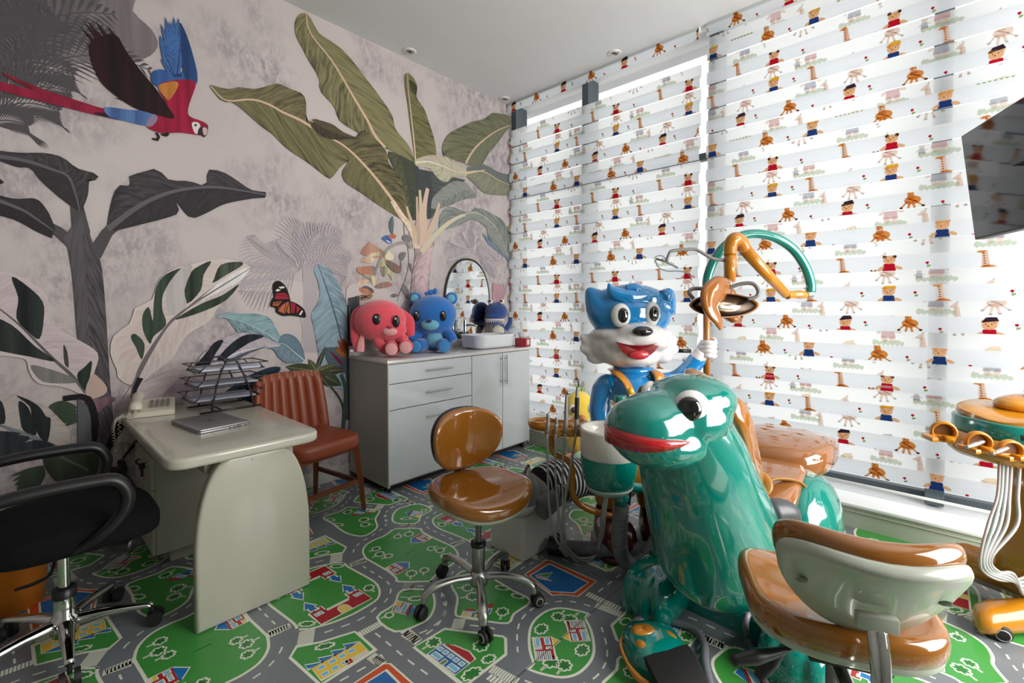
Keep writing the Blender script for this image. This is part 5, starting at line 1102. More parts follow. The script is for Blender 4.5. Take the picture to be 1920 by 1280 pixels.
# saliva ejector behind the headrest
e0 = Vector(at(1340, 745, 2.0))-dn.location
obj('suction_tube', tube(B(), [e0+Vector(v) for v in ((-.02, .02, -.25), (-.01, .01, -.1), (-.005, 0, .05))], .006, 8), M('clear_tube', 'd9d8d4', .3), dn)
e1 = Vector(at(1373, 748, 1.95))-dn.location
sj = obj('saliva_ejector', tube(B(), [e1+Vector(v) for v in ((-.06, .06, -.2), (-.03, .03, -.09), (.0, .0, -.03), (.0, 0, .0))], .0075, 8), M('clear_tube', 'd9d8d4', .3), dn)
obj('ejector_tip', sph(B(), e1+Vector((-.004, .0, .012)), (.015, .015, .026), rot(0, R(-20), 0)), M('ejector_red', '9c2630', .4), sj)
obj('wire_hook', tube(B(), [Vector(at(a, c, 1.98))-dn.location for a, c in ((1311, 716), (1320, 719), (1325, 731), (1334, 734), (1343, 728))], .0016, 6), mchr, dn)

# ------------------------------------------------------------------ spittoon with corrugated waste hose
def cf(t): return lambda px, py, dd=0: t
SPD = 2.22
def vroot(name, label, catg, px, py, dep, group=None):
    """thing whose local x runs across, y runs away and z up, set down under the sighted point on the floor"""
    p = at(px, py, dep); return thing(name, label, catg, (p.x, p.y, 0), VR, group), p
def loc(t, px, py, dep):
    p = at(px, py, dep)-Vector(t.location); c, s = math.cos(VR), math.sin(VR); return Vector((p.x*c+p.y*s, -p.x*s+p.y*c, p.z))
spt, _ = vroot('spittoon', 'white rimmed teal spittoon bowl between the tray and the dinosaur', 'spittoon', 1142, 850, SPD)
L = lambda px, py, dd=0: loc(spt, px, py, SPD+dd)
zt, zm, zb = L(1142, 800).z, L(1142, 852).z, L(1142, 922).z
obj('rim_bowl', lathe(B(), [(.133, zm-.004), (.138, zm+.02), (.139, zt-.01), (.134, zt), (.126, zt-.003), (.12, zt-.03), (.09, zt-.075), (.02, zt-.095), (0, zt-.096)], seg=40), M('spittoon_white', 'cfcbc3', .15, coat=.6), spt)
obj('housing', lathe(B(), [(.0, zb-.005), (.06, zb-.003), (.10, zb+.02), (.125, zb+.07), (.135, zb+.13), (.136, zm)], seg=40), mteal, spt)
obj('lower_band', lathe(B(), [(.097, zb+.010), (.113, zb+.028), (.1135, zb+.040), (.10, zb+.022)], seg=40), M('band_grey', '9fb0a6', .4), spt)
obj('cup_filler', tube(B(), [(.03, .10, zt-.02), (.03, .10, zt+.09), (.03, .07, zt+.11), (.03, .03, zt+.10)], .008, 10), mchr, spt)
c0 = L(1164, 752)
ch = obj('cup_warmer', lathe(B(), [(0, .03), (.026, .028), (.03, .02), (.03, -.012), (0, -.012)], T(c0)), mteal, spt); obj('brim', lathe(B(), [(.0, -.014), (.042, -.016), (.044, -.010), (.03, -.006), (0, -.006)], T(c0)), M('brim_yellow', 'd9a41c', .3, coat=.4), ch)
obj('holder_post', cyl(B(), c0+Vector((0, .0, -.016)), (c0.x, c0.y, zt-.01), .016), M('post_clear', '5f8f86', .2), spt); obj('bobble', sph(B(), L(1182, 733), .017), M('brim_yellow', 'd9a41c'), spt)
obj('drain_elbow', tube(B(), [(.04, 0, zb+.01), L(1165, 925), L(1165, 948)], [.035, .035, .031], 18, smooth=False), mteal, spt); obj('elbow_collar', cyl(B(), L(1165, 928), L(1165, 936), .037), mteal, spt)
def ribbed(name, pts, r, parent, m_, step=.011, n=10):
    P = cat(pts, n); d = [0]
    for a, c in zip(P, P[1:]): d.append(d[-1]+(c-a).length)
    tot = d[-1]; k = int(tot/step)*4; Q, rr, j = [], [], 0
    for i in range(k+1):
        t = tot*i/k
        while j < len(P)-2 and d[j+1] < t: j += 1
        Q.append(P[j].lerp(P[j+1], (t-d[j])/max(1e-9, d[j+1]-d[j]))); rr.append(r*(1, .9, .86, .9)[i % 4])
    bm = B(); tube(bm, Q, rr, 16, smooth=False)
    return obj(name, bm, m_, parent, angle=80)
ribbed('waste_hose', [L(1165, 946), L(1162, 990), L(1162, 1020), L(1168, 1045, .02), L(1186, 1060, .03), L(1207, 1048, .06), L(1230, 1015, .1), L(1248, 985, .16), L(1262, 960, .2)], .039, spt, mdkg)
obj('support_arm', tube(B(), [(.02, .03, zb+.04), (.12, .12, zb-.02), loc(spt, 1290, 930, 2.42)], .026, 12), mteal, spt)
hz = thing('drain_hose', 'grey corrugated drain hose lying along the floor behind the tray cables', 'hose', on_z(1110, 1045))
def wl2(t, p): return Vector(p)-Vector(t.location)
ribbed('hose_body', [wl2(hz, on_z(x, y)+Vector((0, 0, .045))) for x, y in ((1052, 1040), (1075, 1043), (1120, 1046), (1170, 1048), (1225, 1045), (1262, 1030))], .043, hz, mdkg)
obj('hose_cuff', cyl(B(), wl2(hz, on_z(1030, 1037)+Vector((0, 0, .045))), wl2(hz, on_z(1056, 1041)+Vector((0, 0, .045))), .047), mblk, hz)

# ------------------------------------------------------------------ assistant tray with handpieces
TD = 2.42
tr, _ = vroot('instrument_tray', 'orange instrument tray arm hung with four grey hoses beside the spittoon', 'instrument tray', 1045, 800, TD)
L = lambda px, py, dd=0: loc(tr, px, py, TD+dd)
zt = L(1045, 790).z
rim = lambda k, z: [(x*k+.0, y*k, z) for x, y in [(L(1045, 0).x*0+a, c) for a, c in sup(.155, .085, 36, 2.4)]]
bm = loft(B(), [rim(.86, zt-.035), rim(.95, zt-.03), rim(1, zt-.01), rim(1, zt+.006), rim(.93, zt+.006), rim(.9, zt-.008)]); obj('tray_body', bm, mor, tr)
obj('holder_front', bx(B(), (.03, -.085, zt-.03), (.21, .045, .045), bev=.012, seg=3), mor, tr)
for x in (-.10,): obj('cup_ring', lathe(B(), [(.03, .0), (.036, .006), (.042, 0), (.036, -.006), (.03, 0)], T((x, -.03, zt+.008))), mor, tr)
obj('dish', lathe(B(), [(0, .012), (.05, .012), (.058, .018), (.06, .02), (.055, .014), (0, .008)], T((.02, .02, zt))), M('dish_white', 'cfcdd0', .3), tr)
obj('swing_arm', tube(B(), [L(1034, 805), L(1034, 830), L(1040, 850), L(1064, 862), L(1073, 880), L(1072, 915), L(1080, 938), L(1105, 955), L(1140, 965), L(1153, 960), L(1154, 925, -.05)], .0165, 14), mor, tr)
for k, (px, top, dep, tip) in enumerate(((1027, 775, -.12, 0), (1043, 783, -.12, 0), (1061, 738, -.12, 1), (1081, 725, -.12, 2))):
    b0 = L(px, 800, dep)
    bot = L(px+6+k*2, 985, dep)
    hp_ = [L(px+(tip and 4 or 0)*0, top, dep), L(px, (top+800)/2, dep), b0, L(px-1, 820, dep)]
    ins = obj('handpiece', tube(B(), [L(px+(3 if tip else 0), top, dep), L(px+1, top+12, dep), L(px, 798, dep), L(px-1, 812, dep)], [.0085 if not tip else .006, .008, .012, .008], 12), M('handpiece_grey', '8f8c88', .35, .3), tr)
    if tip == 2: obj('tip', tube(B(), [L(px+3, top, dep), L(px+4, top-8, dep), L(px, top-18, dep)], [.004, .0035, .0025], 8), mblk, ins); obj('grip_sleeve', cyl(B(), L(px+1, 745, dep), L(px, 785, dep), .0115), mblk, ins)
    if tip == 1: obj('head', sph(B(), L(px+4, top-2, dep), .011), mste, ins)
    x0 = px-2
    ps = [L(px-1, 812, dep), L(px-(0, 2, 6, 12)[k], 880, dep), L((1030, 1046, 1056, 1058)[k], 950, dep), L((1040, 1052, 1060, 1062)[k]-(0, 0, 0, 10)[k], 1005, dep), L((1062, 1070, 1064, 1058)[k], 1033, dep+.05), L((1088, 1095, 1085, 1090)[k], 1055-k*3, dep+.08), L(1112+k*2, 1045-k*2, dep+.1), L(1130-k*2, 1005, dep+.1), L(1136-k*2, 950, dep+.08), L(1140-k, 915, -.08)]
    obj('hose', tube(B(), ps, .0062, 8, n=7), mgry, tr)
obj('cable', tube(B(), [L(1045, 1000, .1), L(1060, 1012, .12), L(1090, 1022, .14), L(1120, 1018, .16), L(1150, 1000, .2)], .006, 8), mblk, tr)
obj('hose_joint', cyl(B(), L(1052, 1025, -.04), L(1064, 1040, -.03), .014), mgry, tr)

# ------------------------------------------------------------------ low floor enclosures
b1 = thing('utility_box', 'small white rounded utility box on the floor under the grey plush head', 'box', (1.96, 1.672, 0), R(-1))
obj('housing', prism(B(), rrect(.38, .26, .03), .235, bev=.014, seg=3), mwht, b1)
b2 = thing('utility_box', 'long low cream utility box on the floor behind the white one', 'box', (2.40, 1.92, 0), R(-1))
obj('housing', prism(B(), rrect(.75, .22, .03), .17, bev=.012, seg=3), M('enclosure_cream', 'a9a698', .45), b2)

# ------------------------------------------------------------------ foot pedal
fpd = thing('foot_pedal', 'teal foot pedal with orange paw pads on the floor under the dinosaur head', 'foot pedal', on_z(1238, 1255), VR+R(8))
bm = loft(B(), [[(x*k, y*k+.05, z) for x, y in sup(.115, .125, 30, 2.8)] for k, z in ((.95, .004), (1, .012), (.98, .045), (.88, .075), (.6, .09), (.2, .093))]); obj('shell', bm, mteal, fpd)
obj('treadle', prism(B(), [(-.085, -.19), (.085, -.19), (.10, -.05), (.09, -.0), (-.02, -.015), (-.09, -.03)], .032, T((.012, -.0, .062)) @ rot(R(10)), bev=.008), mrub, fpd)
zz = .088
pw = obj('paw_pad', loft(B(), [[(x*k-.03, y*k+.085, z) for x, y in sup(.045, .03, 24, 2.2)] for k, z in ((1, zz-.012), (1, zz+.004), (.85, zz+.01), (.3, zz+.011))]), mor, fpd)
for x, y, a in ((-.05, .088, .3), (-.012, .078, -.4)): obj('muzzle_line', sph(B(), (x, y, zz+.010), (.022, .016, .005), rot(0, 0, a)), M('orange_dark', 'a9650f', .4), pw)
obj('side_pad', sph(B(), (.066, .055, zz-.008), (.017, .032, .012), rot(0, R(22), R(20))), mor, fpd); obj('side_pad', sph(B(), (-.066, .02, zz-.008), (.02, .03, .012), rot(0, R(-22), R(15))), mor, fpd)
obj('handle_loop', tube(B(), [(-.09, .12, .05), (-.125, .07, .055), (-.13, 0, .045), (-.115, -.06, .035), (-.09, -.10, .035)], [.006, .006, .006, .013, .012], 10), mor, fpd)
ph1 = thing('pedal_hose', 'grey hose curving from the foot pedal across the road print', 'hose', on_z(1260, 1175))
def fz(t, x, y, z=.016): return Vector(on_z(x, y))+Vector((0, 0, z))-Vector(t.location)
obj('hose_body', tube(B(), [fz(ph1, *p) for p in ((1190, 1222, .05), (1183, 1195), (1192, 1172), (1220, 1166), (1262, 1172), (1302, 1188), (1320, 1215), (1322, 1250), (1330, 1290), (1345, 1340))], .0155, 10), mdkg, ph1)
ph2 = thing('cable_hose', 'thin grey hose dropping from the dinosaur belly past its right foot', 'hose', on_z(1415, 1200))
obj('hose_body', tube(B(), [Vector(at(1408, 1140, 1.78))-Vector(ph2.location), Vector(at(1398, 1165, 1.74))-Vector(ph2.location), fz(ph2, 1402, 1205), fz(ph2, 1420, 1250), fz(ph2, 1440, 1300), fz(ph2, 1450, 1350)], .012, 10), mdkg, ph2)

# ------------------------------------------------------------------ mobile delivery unit on the right
CD = 1.92
ct, _ = vroot('delivery_cart', 'orange mobile dental delivery cart with teal band and hanging hoses', 'dental cart', 1900, 900, CD)
L = lambda px, py, dd=0: loc(ct, px, py, CD+dd)
zt = L(1860, 800).z
def tl(k, z, sx=0): return [(x*k+.125+sx, y*k+.0, z) for x, y in sup(.30, .20, 44, 2.8)]
obj('teal_band', loft(B(), [tl(1, zt-.03), tl(1.005, zt-.02), tl(1.005, zt+.03), tl(.99, zt+.036)]), mteal, ct)
obj('badge', bx(B(), (-.145, -.178, zt+.004), (.04, .004, .022), rot(0, 0, R(-28)), bev=.002), mblk, ct)
bm = loft(B(), [[(x, y, z+(.016*math.sin((x+.1)*14)+.010*math.sin(y*17))*q) for x, y, z in tl(k, zt+h)] for k, h, q in ((.93, .034, .3), (.96, .045, 1), (.95, .062, 1), (.9, .066, 1), (.5, .060, .8))]); sph(bm, (.10, .02, zt+.09), (.15, .09, .045))
obj('tray_top', bm, M('tray_amber', 'b77a1c', .2, coat=.7), ct)
obj('round_dish', lathe(B(), [(0, .004), (.055, .004), (.062, .012), (.058, .014), (.0, .008)], T((.10, -.02, zt+.135))), mste, ct)
obj('holder_block', loft(B(), [tl(.84, zt-.125, -.05), tl(.92, zt-.105, -.05), tl(1.0, zt-.075, -.04), tl(.99, zt-.03, -.015)]), mor, ct)
for i, (px, py) in enumerate(((1783, 818), (1822, 830), (1868, 842), (1908, 850))):
    c0 = L(px, py, -.19+.012*i); c0.y = -.215-.012*i+(.03 if i < 1 else 0)
    lg = .13 if i < 2 else .07
    bm = prism(B(), [(-.045, 0), (-.05, -.03), (-.03, -.035-lg*.4), (-.012, -.03-lg*.4), (-.016, -.02), (.016, -.02), (.012, -.03-lg*.4), (.03, -.035-lg*.4), (.05, -.03), (.045, 0)], .018, T(c0+Vector((0, .06, -.022))) @ rot(0, 0, R(-30+14*i)), bev=.005)
    h_ = obj('instrument_holder', bm, mor, ct)
    obj('cradle', lathe(B(), [(.0, -.03), (.02, -.026), (.027, .0), (.031, .016), (.036, .02), (.040, .014), (.041, .0)], T(c0+Vector((.012, .045, .008))) @ frame(Vector((-.5+.13*i, -.85, -.05)))), mor, h_)
    obj('cradle_bore', lathe(B(), [(0, .001), (.026, .002)], T(c0+Vector((.012, .045, .008))) @ frame(Vector((-.5+.13*i, -.85, -.05)))), M('cradle_shade', '6b3f0c', .6), h_)
for px, py in ((1828, 833), (1875, 845)): c0 = L(px, py, -.24); obj('handpiece', tube(B(), [c0+Vector((-.05, -.02, -.004)), c0, c0+Vector((.05, .02, .005))], [.006, .009, .007], 10), mste, ct)
obj('column', loft(B(), [[(.16+x*k, .02+y*k, z) for x, y in sup(.105, .11, 30, 4)] for k, z in ((1.15, .12), (1.05, .3), (1, .5), (1, zt-.11))]), mor, ct)
def beam(a, c, w_, h_, r=.02):
    a, c = Vector(a), Vector(c); d = (c-a); m_ = T((a+c)/2) @ rot(0, 0, math.atan2(d.y, d.x)); return bx(B(), (0, 0, 0), (d.length, w_, h_), m_, bev=r, seg=3)
f0 = wl2(ct, on_z(1800, 1040)); cS, sN = math.cos(VR), math.sin(VR)
def cz(x, y, z): p = Vector(on_z(x, y))-Vector(ct.location); return Vector((p.x*cS+p.y*sN, -p.x*sN+p.y*cS, z))
a, c = cz(1790, 1088, .115), (.22, .02, .115)
obj('base_beam', tube(B(), [a, Vector(a).lerp(Vector(c), .12), c], [.07, .085, .095], 4, flat=1.0, smooth=False, up=(0, 0, 1)), mor, ct, angle=30)
a2, c2 = cz(1856, 1182, .055), (.30, -.05, .09)
bm = loft(B(), [[Vector(a2).lerp(Vector(c2), t)+Vector((math.cos(q_)*w_*.55, math.cos(q_)*w_*.8, max(-.045, math.sin(q_)*h_))) for q_ in [2*math.pi*i/20 for i in range(20)]] for t, w_, h_ in ((-.16, .02, .02), (-.12, .07, .05), (0, .085, .06), (.5, .08, .06), (1, .08, .05))])
ft = obj('foot', bm, mor, ct)
wc = cz(1868, 1192, .032); obj('caster', lathe(B(), [(0, -.012), (.026, -.012), (.032, -.006), (.032, .006), (.026, .012), (0, .012)], T(wc+Vector((-.01, -.03, 0))) @ rot(R(90), 0, R(-30))), mrub, ft); obj('caster_ring', lathe(B(), [(.02, 0), (.024, .002), (.02, .003)], T(wc+Vector((-.018, -.043, 0))) @ rot(R(90), 0, R(-30))), mgry, ft)
cw2 = cz(1795, 1092, .03); obj('caster', lathe(B(), [(0, -.012), (.022, -.012), (.028, -.006), (.028, .006), (.022, .012), (0, .012)], T(cw2) @ rot(R(90), 0, R(20))), mrub, ct)
for i, (c_, px, lo_) in enumerate((('a8918e', 1874, 0), ('93a09b', 1880, 1), ('a9a4a2', 1888, 2), ('8b8885', 1896, 3), ('8b8885', 1912, 4))):
    ps = [L(px, 868, -.1), L(px-4, 930, -.12), L(px-22+4*i, 985, -.14), L(1838+5*i, 1045, -.15), L(1845+7*i, 1072, -.14), L(1880+5*i, 1088-3*i, -.14), L(1925, 1080+9*i, -.1), L(1980, 1040+10*i, -.05)]
    obj('hose', tube(B(), ps, .0065 if i else .005, 8, n=7), M('hose_'+('pink', 'mint', 'light', 'grey', 'grey')[i], c_, .45), ct)  # pink here is a reflected tint put into the grey hose colour

# ------------------------------------------------------------------ screen hanging at the right
p0, p1 = Vector(at(1802, 255, 1.92)), Vector(at(1828, 449, 1.78))
sd = Vector((-math.cos(R(21.1)), -math.sin(R(21.1)), 0)); up = (p0-p1); SW = .74; SHt = up.length; upn = up.normalized(); nn = sd.cross(upn).normalized()
if nn.y < 0: nn = -nn
tv = thing('screen', 'dark wall screen hanging tilted at the upper right edge', 'screen', p1)
mt = Matrix((sd.to_4d(), upn.to_4d(), nn.to_4d(), (0, 0, 0, 1))).transposed(); mt[3][0] = mt[3][1] = mt[3][2] = 0; mt[3][3] = 1
for i in range(3): mt[i][3] = 0
obj('casing', bx(B(), (0, 0, 0), (1, 1, 1)) and bx(B(), mt @ Vector((SW/2, SHt/2, -.014)), (SW, SHt, .026), mt, bev=.003), mblk, tv, False)
obj('display', bx(B(), mt @ Vector((SW/2, SHt/2, .0005)), (SW-.012, SHt-.012, .002), mt), M('display_glass', '050607', .05, spec=.55), tv, False)
obj('edge_strip', bx(B(), mt @ Vector((-.0015, SHt/2, -.008)), (.003, SHt, .012), mt), M('edge_red', 'a8442c', .4), tv, False)
cpt = mt @ Vector((SW/2, SHt/2, -.03)); obj('ceiling_arm', tube(B(), [cpt, cpt+Vector((.05, -.14, .02)), Vector((cpt.x+.05, cpt.y-.14, CEIL-p1.z))], .02, 12, smooth=False), mblk, tv)
obj('wall_plate', bx(B(), cpt+Vector((.0, -.01, 0)), (.12, .02, .12), mt), mblk, tv, False)
# ------------------------------------------------------------------ wolf statue holding the treatment lamp
WD = 2.62
wf, _ = vroot('wolf_statue', 'glossy blue and white wolf statue with orange braces holding up the lamp pole', 'statue', 1188, 700, WD)
L = lambda px, py, dd=0: loc(wf, px, py, WD+dd)
mbl = M('wolf_blue', '0d7fc0', .12, coat=.9, var=.04); mwf = M('wolf_white', 'dddbd9', .15, coat=.7, var=.03); mbr = M('wolf_orange', 'bb7712', .25, coat=.5)
bm = sph(B(), L(1180, 590, .0), (.235, .17, .15)); sph(bm, L(1182, 565), (.21, .15, .10))
for sx, pts in ((-1, ((1128, 575), (1112, 555), (1101, 540))), (1, ((1238, 572), (1250, 556), (1258, 541)))): tube(bm, [L(x, y) for x, y in pts], [.105, .06, .018], 14)
organic('mask', bm, mbl, wf, .010, 6)
bm = sph(B(), L(1180, 648), (.215, .185, .13)); sph(bm, L(1183, 625, -.01), (.232, .175, .06)); sph(bm, L(1200, 628, -.13), (.14, .11, .075)); sph(bm, L(1168, 640, -.10), (.10, .11, .06)); sph(bm, L(1225, 640, -.10), (.09, .11, .055)); sph(bm, L(1192, 668, -.06), (.13, .13, .06))
for pts in (((1135, 635), (1108, 640), (1088, 628)), ((1135, 648), (1108, 655), (1087, 652)), ((1140, 655), (1115, 668), (1100, 671)), ((1235, 640), (1255, 640), (1268, 632)), ((1235, 650), (1256, 655), (1272, 655)), ((1232, 658), (1250, 668), (1260, 672))): tube(bm, [L(x, y, .02) for x, y in pts], [.07, .05, .016], 12)
organic('face', bm, mwf, wf, .010, 5)
for i, pts in enumerate((((1215, 556), (1180, 558), (1150, 548), (1141, 531)), ((1222, 562), (1190, 566), (1160, 562), (1146, 556)), ((1210, 552), (1190, 545), (1172, 545)), ((1235, 560), (1246, 556), (1251, 548)))):
    obj('hair_tuft', tube(B(), [L(x, y, -.12+.02*i) for x, y in pts], [.03, .045, .034, .006][:len(pts)], 12), mbl, wf)
for px, py, w_, dd, ang in ((1164, 591, .052, -.155, -.15), (1223, 588, .047, -.145, .35)):
    e = obj('eye', sph(B(), L(px, py, dd), (w_, .030, .066), rot(0, 0, ang)), M('eye_white', 'd9d9d6'), wf)
    obj('pupil', sph(B(), L(px+3, py, dd-.018), (.032, .017, .043), rot(0, 0, ang)), M('pupil_black', '0b0b0c'), e)
bm = sph(B(), L(1205, 621, -.235), (.055, .04, .028)); obj('nose', bm, M('pupil_black', '0b0b0c'), wf)
mo = []
for i in range(13):
    t = i/12*2-1; mo.append((.115*t, .018*(t*t)+.008*abs(math.sin(t*math.pi*1.2))*.0))
out = [(x, z) for x, z in mo]+[(.115*t, .018-.088*(1-abs(t)**2.2)**.8) for t in [1-i/8 for i in range(1, 16)]]
c0 = L(1194, 646, -.165)
bm = B(); vt = [bm.verts.new(c0+Vector((x, -.062+.9*x*x*2.2+max(0, -z)*.35, z))) for x, z in out]; cen = bm.verts.new(c0+Vector((0, -.045, -.03)))
for i in range(len(vt)): bm.faces.new((vt[i], vt[(i+1) % len(vt)], cen))
g_ = bmesh.ops.extrude_face_region(bm, geom=bm.faces[:]); bmesh.ops.translate(bm, vec=(0, .05, 0), verts=[e for e in g_['geom'] if isinstance(e, bmesh.types.BMVert)]); bmesh.ops.recalc_face_normals(bm, faces=bm.faces[:])
obj('mouth', bm, M('wolf_mouth', '7c0f18', .3, coat=.5), wf)
obj('tongue', sph(B(), c0+Vector((0, -.038, -.05)), (.055, .018, .026)), M('tongue_red', 'b02430', .3, coat=.5), wf)
# torso, arms, trousers, boots
bm = tube(B(), [L(1186, 690), L(1187, 705), L(1188, 740), L(1188, 800), L(1188, 850)], [.10, .15, .20, .215, .21], 26, flat=1)
bmesh.ops.scale(bm, vec=(1, .85, 1), verts=bm.verts); organic('torso', bm, mbl, wf, .012, 5)
bm = sph(B(), L(1138, 730, -.02), (.075, .08, .09)); tube(bm, [L(1135, 725, -.02), L(1127, 770, -.04), L(1135, 815, -.10)], [.075, .068, .055], 16); organic('left_sleeve', bm, mbl, wf, .011, 4)
bm = tube(B(), [L(1225, 722), L(1262, 716, .0), L(1285, 700, -.02), L(1312, 668, -.04)], [.07, .062, .055, .048], 16); organic('raised_sleeve', bm, mbl, wf, .010, 4)
obj('collar', tube(B(), [L(1187, 692, 0)+Vector((.10*math.cos(a), .09*math.sin(a), 0)) for a in [2*math.pi*i/20 for i in range(20)]], .018, 8, closed=True), mbl, wf)
for pts in (((1150, 694, .0), (1158, 700, -.13), (1174, 716, -.175), (1186, 745, -.195), (1190, 800, -.20), (1190, 850, -.19)), ((1222, 693, .02), (1233, 700, -.11), (1238, 712, -.14), (1240, 745, -.16), (1242, 800, -.15), (1240, 850, -.14))):
    obj('brace', tube(B(), [L(*p) for p in pts], .036, 10, flat=.28, up=(0, -1, .3)), mbr, wf)
obj('button', sph(B(), L(1216, 706, -.155), (.008, .006, .008)), mblk, wf)
# fist: palm with five curled fingers round the pole
bm = tube(B(), [L(1305, 675, -.04), L(1316, 660, -.045)], [.045, .043], 14, smooth=False); sph(bm, L(1322, 652, -.03), (.045, .035, .045)); organic('hand', bm, mwf, wf, .008, 3)
hp0 = L(1325, 655, -.05)
for i in range(4):
    z = .040-.024*i; obj('finger', tube(B(), [hp0+Vector(v) for v in ((-.03, .0, z), (-.015, -.035, z+.002), (.018, -.04, z), (.04, -.015, z), (.035, .015, z))], [.013, .0145, .0145, .013, .010], 10), mwf, wf)
obj('thumb', tube(B(), [hp0+Vector(v) for v in ((-.02, .02, .03), (.015, .028, .05), (.04, .01, .055), (.045, -.01, .045))], [.015, .015, .014, .010], 10), mwf, wf)
bm = tube(B(), [L(1188, 840), L(1188, 900)], [.215, .20], 24, smooth=False)
for s_ in (-1, 1): tube(bm, [L(1188+s_*36, 890), L(1188+s_*40, 945)], [.11, .10], 18, smooth=False)
organic('trousers', bm, mbr, wf, .013, 3)
for s_ in (-1, 1):
    q = L(1188+s_*42, 960); bm = sph(B(), (q.x, q.y-.08, .085), (.115, .19, .095)); tube(bm, [(q.x, q.y, .08), (q.x, q.y, q.z+.04)], [.10, .09], 16, smooth=False)
    for v in bm.verts: v.co.z = max(v.co.z, .003)
    organic('boot', bm, M('boot_brown', '5a1f12', .2, coat=.7), wf, .012, 4)
    obj('boot_sole', pad(B(), [(x+q.x, y+q.y-.08) for x, y in sup(.12, .195, 28)], .0, .03, .008, 3), M('boot_sole', '3a120b', .4), wf)
obj('cap_hook', tube(B(), [L(1265, 657, .15), L(1295, 658, .15)], .012, 8, smooth=False), mblk, wf)

# ------------------------------------------------------------------ treatment lamp
lm, _ = vroot('treatment_lamp', 'orange dental lamp with a teal arched tube held by the wolf', 'lamp', 1325, 600, WD-.05)
LDp = WD-.05
L = lambda px, py, dd=0: loc(lm, px, py, LDp+dd)
obj('pole', tube(B(), [L(1325, 720), L(1325, 545)], .0185, 16, smooth=False), M('pole_orange', 'a8681f', .3, coat=.5), lm)
obj('arched_tube', tube(B(), [L(1325, 552), L(1327, 520), L(1338, 490), L(1358, 462), L(1385, 444), L(1417, 438), L(1455, 446), L(1488, 468), L(1510, 500), L(1520, 530), L(1520, 548)], .0255, 16, n=5), mteal, lm)
obj('joint', tube(B(), [L(1512, 553, 0), L(1500, 552, -.01), L(1488, 552, -.02), L(1476, 553, -.03)], [.018, .024, .02, .024], 14), mor, lm); obj('joint_ring', cyl(B(), L(1513, 552), L(1522, 550), .021), mste, lm)
obj('lower_arm', tube(B(), [L(1474, 552, -.04), L(1430, 505, -.1), L(1388, 458, -.16)], [.024, .030, .032], 16, smooth=False), mor, lm)
obj('elbow', tube(B(), [L(1396, 466, -.16), L(1389, 452, -.18), L(1378, 447, -.2), L(1371, 455, -.2), L(1369, 470, -.2)], .033, 16), mor, lm)
obj('upper_arm', tube(B(), [L(1369, 462, -.2), L(1368, 528, -.22)], .0275, 16, smooth=False), mor, lm)
for y0, y1 in ((459, 478), (482, 504)): obj('arm_collar', cyl(B(), L(1369, y0, -.2), L(1369, y1, -.21), .0305), mor, lm)
obj('ball_joint', sph(B(), L(1364, 532, -.24), .026), mste, lm)
# head: central tongue over two reflector wings
hc_ = L(1352, 572, -.30)
bm = loft(B(), [[hc_+Vector((x*k, (-.02+dy)+y_*.0, 0))+Vector((0, z*k*.25, z*k)) for x, z in [(.165*math.cos(a)*(1-.1*abs(math.sin(a))), 0.058*math.sin(a)-.035*math.cos(a)**2*0) for a in [2*math.pi*i/36 for i in range(36)]] for y_ in (0,)] for k, dy in ((.2, .055), (.7, .045), (.98, .01), (1.04, -.015), (1.0, -.022), (.94, -.012))], caps=False)
obj('shade', bm, M('lamp_amber', '9a5a10', .2, coat=.7), lm)
bm = loft(B(), [[hc_+Vector((x*k, -.02+dy, 0))+Vector((0, z*k*.25, z*k)) for x, z in [(.158*math.cos(a), .054*math.sin(a)) for a in [2*math.pi*i/36 for i in range(36)]]] for k, dy in ((.98, -.01), (.8, .012), (.45, .024), (.1, .028))]); obj('reflector', bm, M('reflector_mirror', 'd8c4b4', .22, metal=1), lm)
q = lambda px, py, dd: L(px, py, dd)
bm = B(); path = [q(1366, 535, -.28), q(1348, 540, -.33), q(1332, 556, -.36), q(1332, 578, -.38), q(1345, 598, -.38), q(1352, 614, -.36)]; tube(bm, path, [.035, .062, .066, .052, .036, .02], 18, flat=.45, up=(0, -1, 0)); obj('centre_shield', bm, M('lamp_amber', '9a5a10'), lm)
obj('lower_lobe', tube(B(), [q(1360, 590, -.27), q(1374, 598, -.27), q(1384, 592, -.27)], [.03, .034, .02], 14, flat=.6), M('lamp_amber', '9a5a10'), lm)
obj('rear_dome', sph(B(), q(1362, 555, -.24), (.05, .04, .05)), M('lamp_amber', '9a5a10'), lm)
for pts in (((1318, 541, -.30), (1300, 541, -.31), (1292, 548, -.32), (1300, 560, -.32)), ((1366, 540, -.30), (1390, 532, -.32), (1412, 532, -.34), (1422, 545, -.35), (1418, 556, -.35), (1402, 560, -.34))):
    obj('handle', tube(B(), [q(*p) for p in pts], .0095, 10), M('handle_grey', '7c7a76', .4), lm)
ca = obj('camera_arm', tube(B(), [q(1358, 488, -.2), q(1335, 484, -.2), q(1312, 471, -.2), q(1300, 467, -.2), q(1262, 470, -.2), q(1254, 478, -.2), q(1250, 490, -.2)], .0085, 10, n=4), M('handle_grey', '7c7a76'), lm)
obj('bracket', tube(B(), [q(1230, 485, -.2), q(1248, 490, -.2), q(1271, 502, -.2)], .0055, 8, smooth=False), mdkg, ca)
obj('bracket_wire', tube(B(), [q(1228, 494, -.2), q(1229, 482, -.2), q(1240, 479, -.2), q(1249, 485, -.2)], .0022, 6), mdkg, ca)
obj('bracket_wire', tube(B(), [q(1229, 488, -.2), q(1236, 502, -.2), q(1252, 508, -.2), q(1272, 508, -.2), q(1288, 512, -.2), q(1297, 524, -.2)], .0026, 6), mdkg, ca)

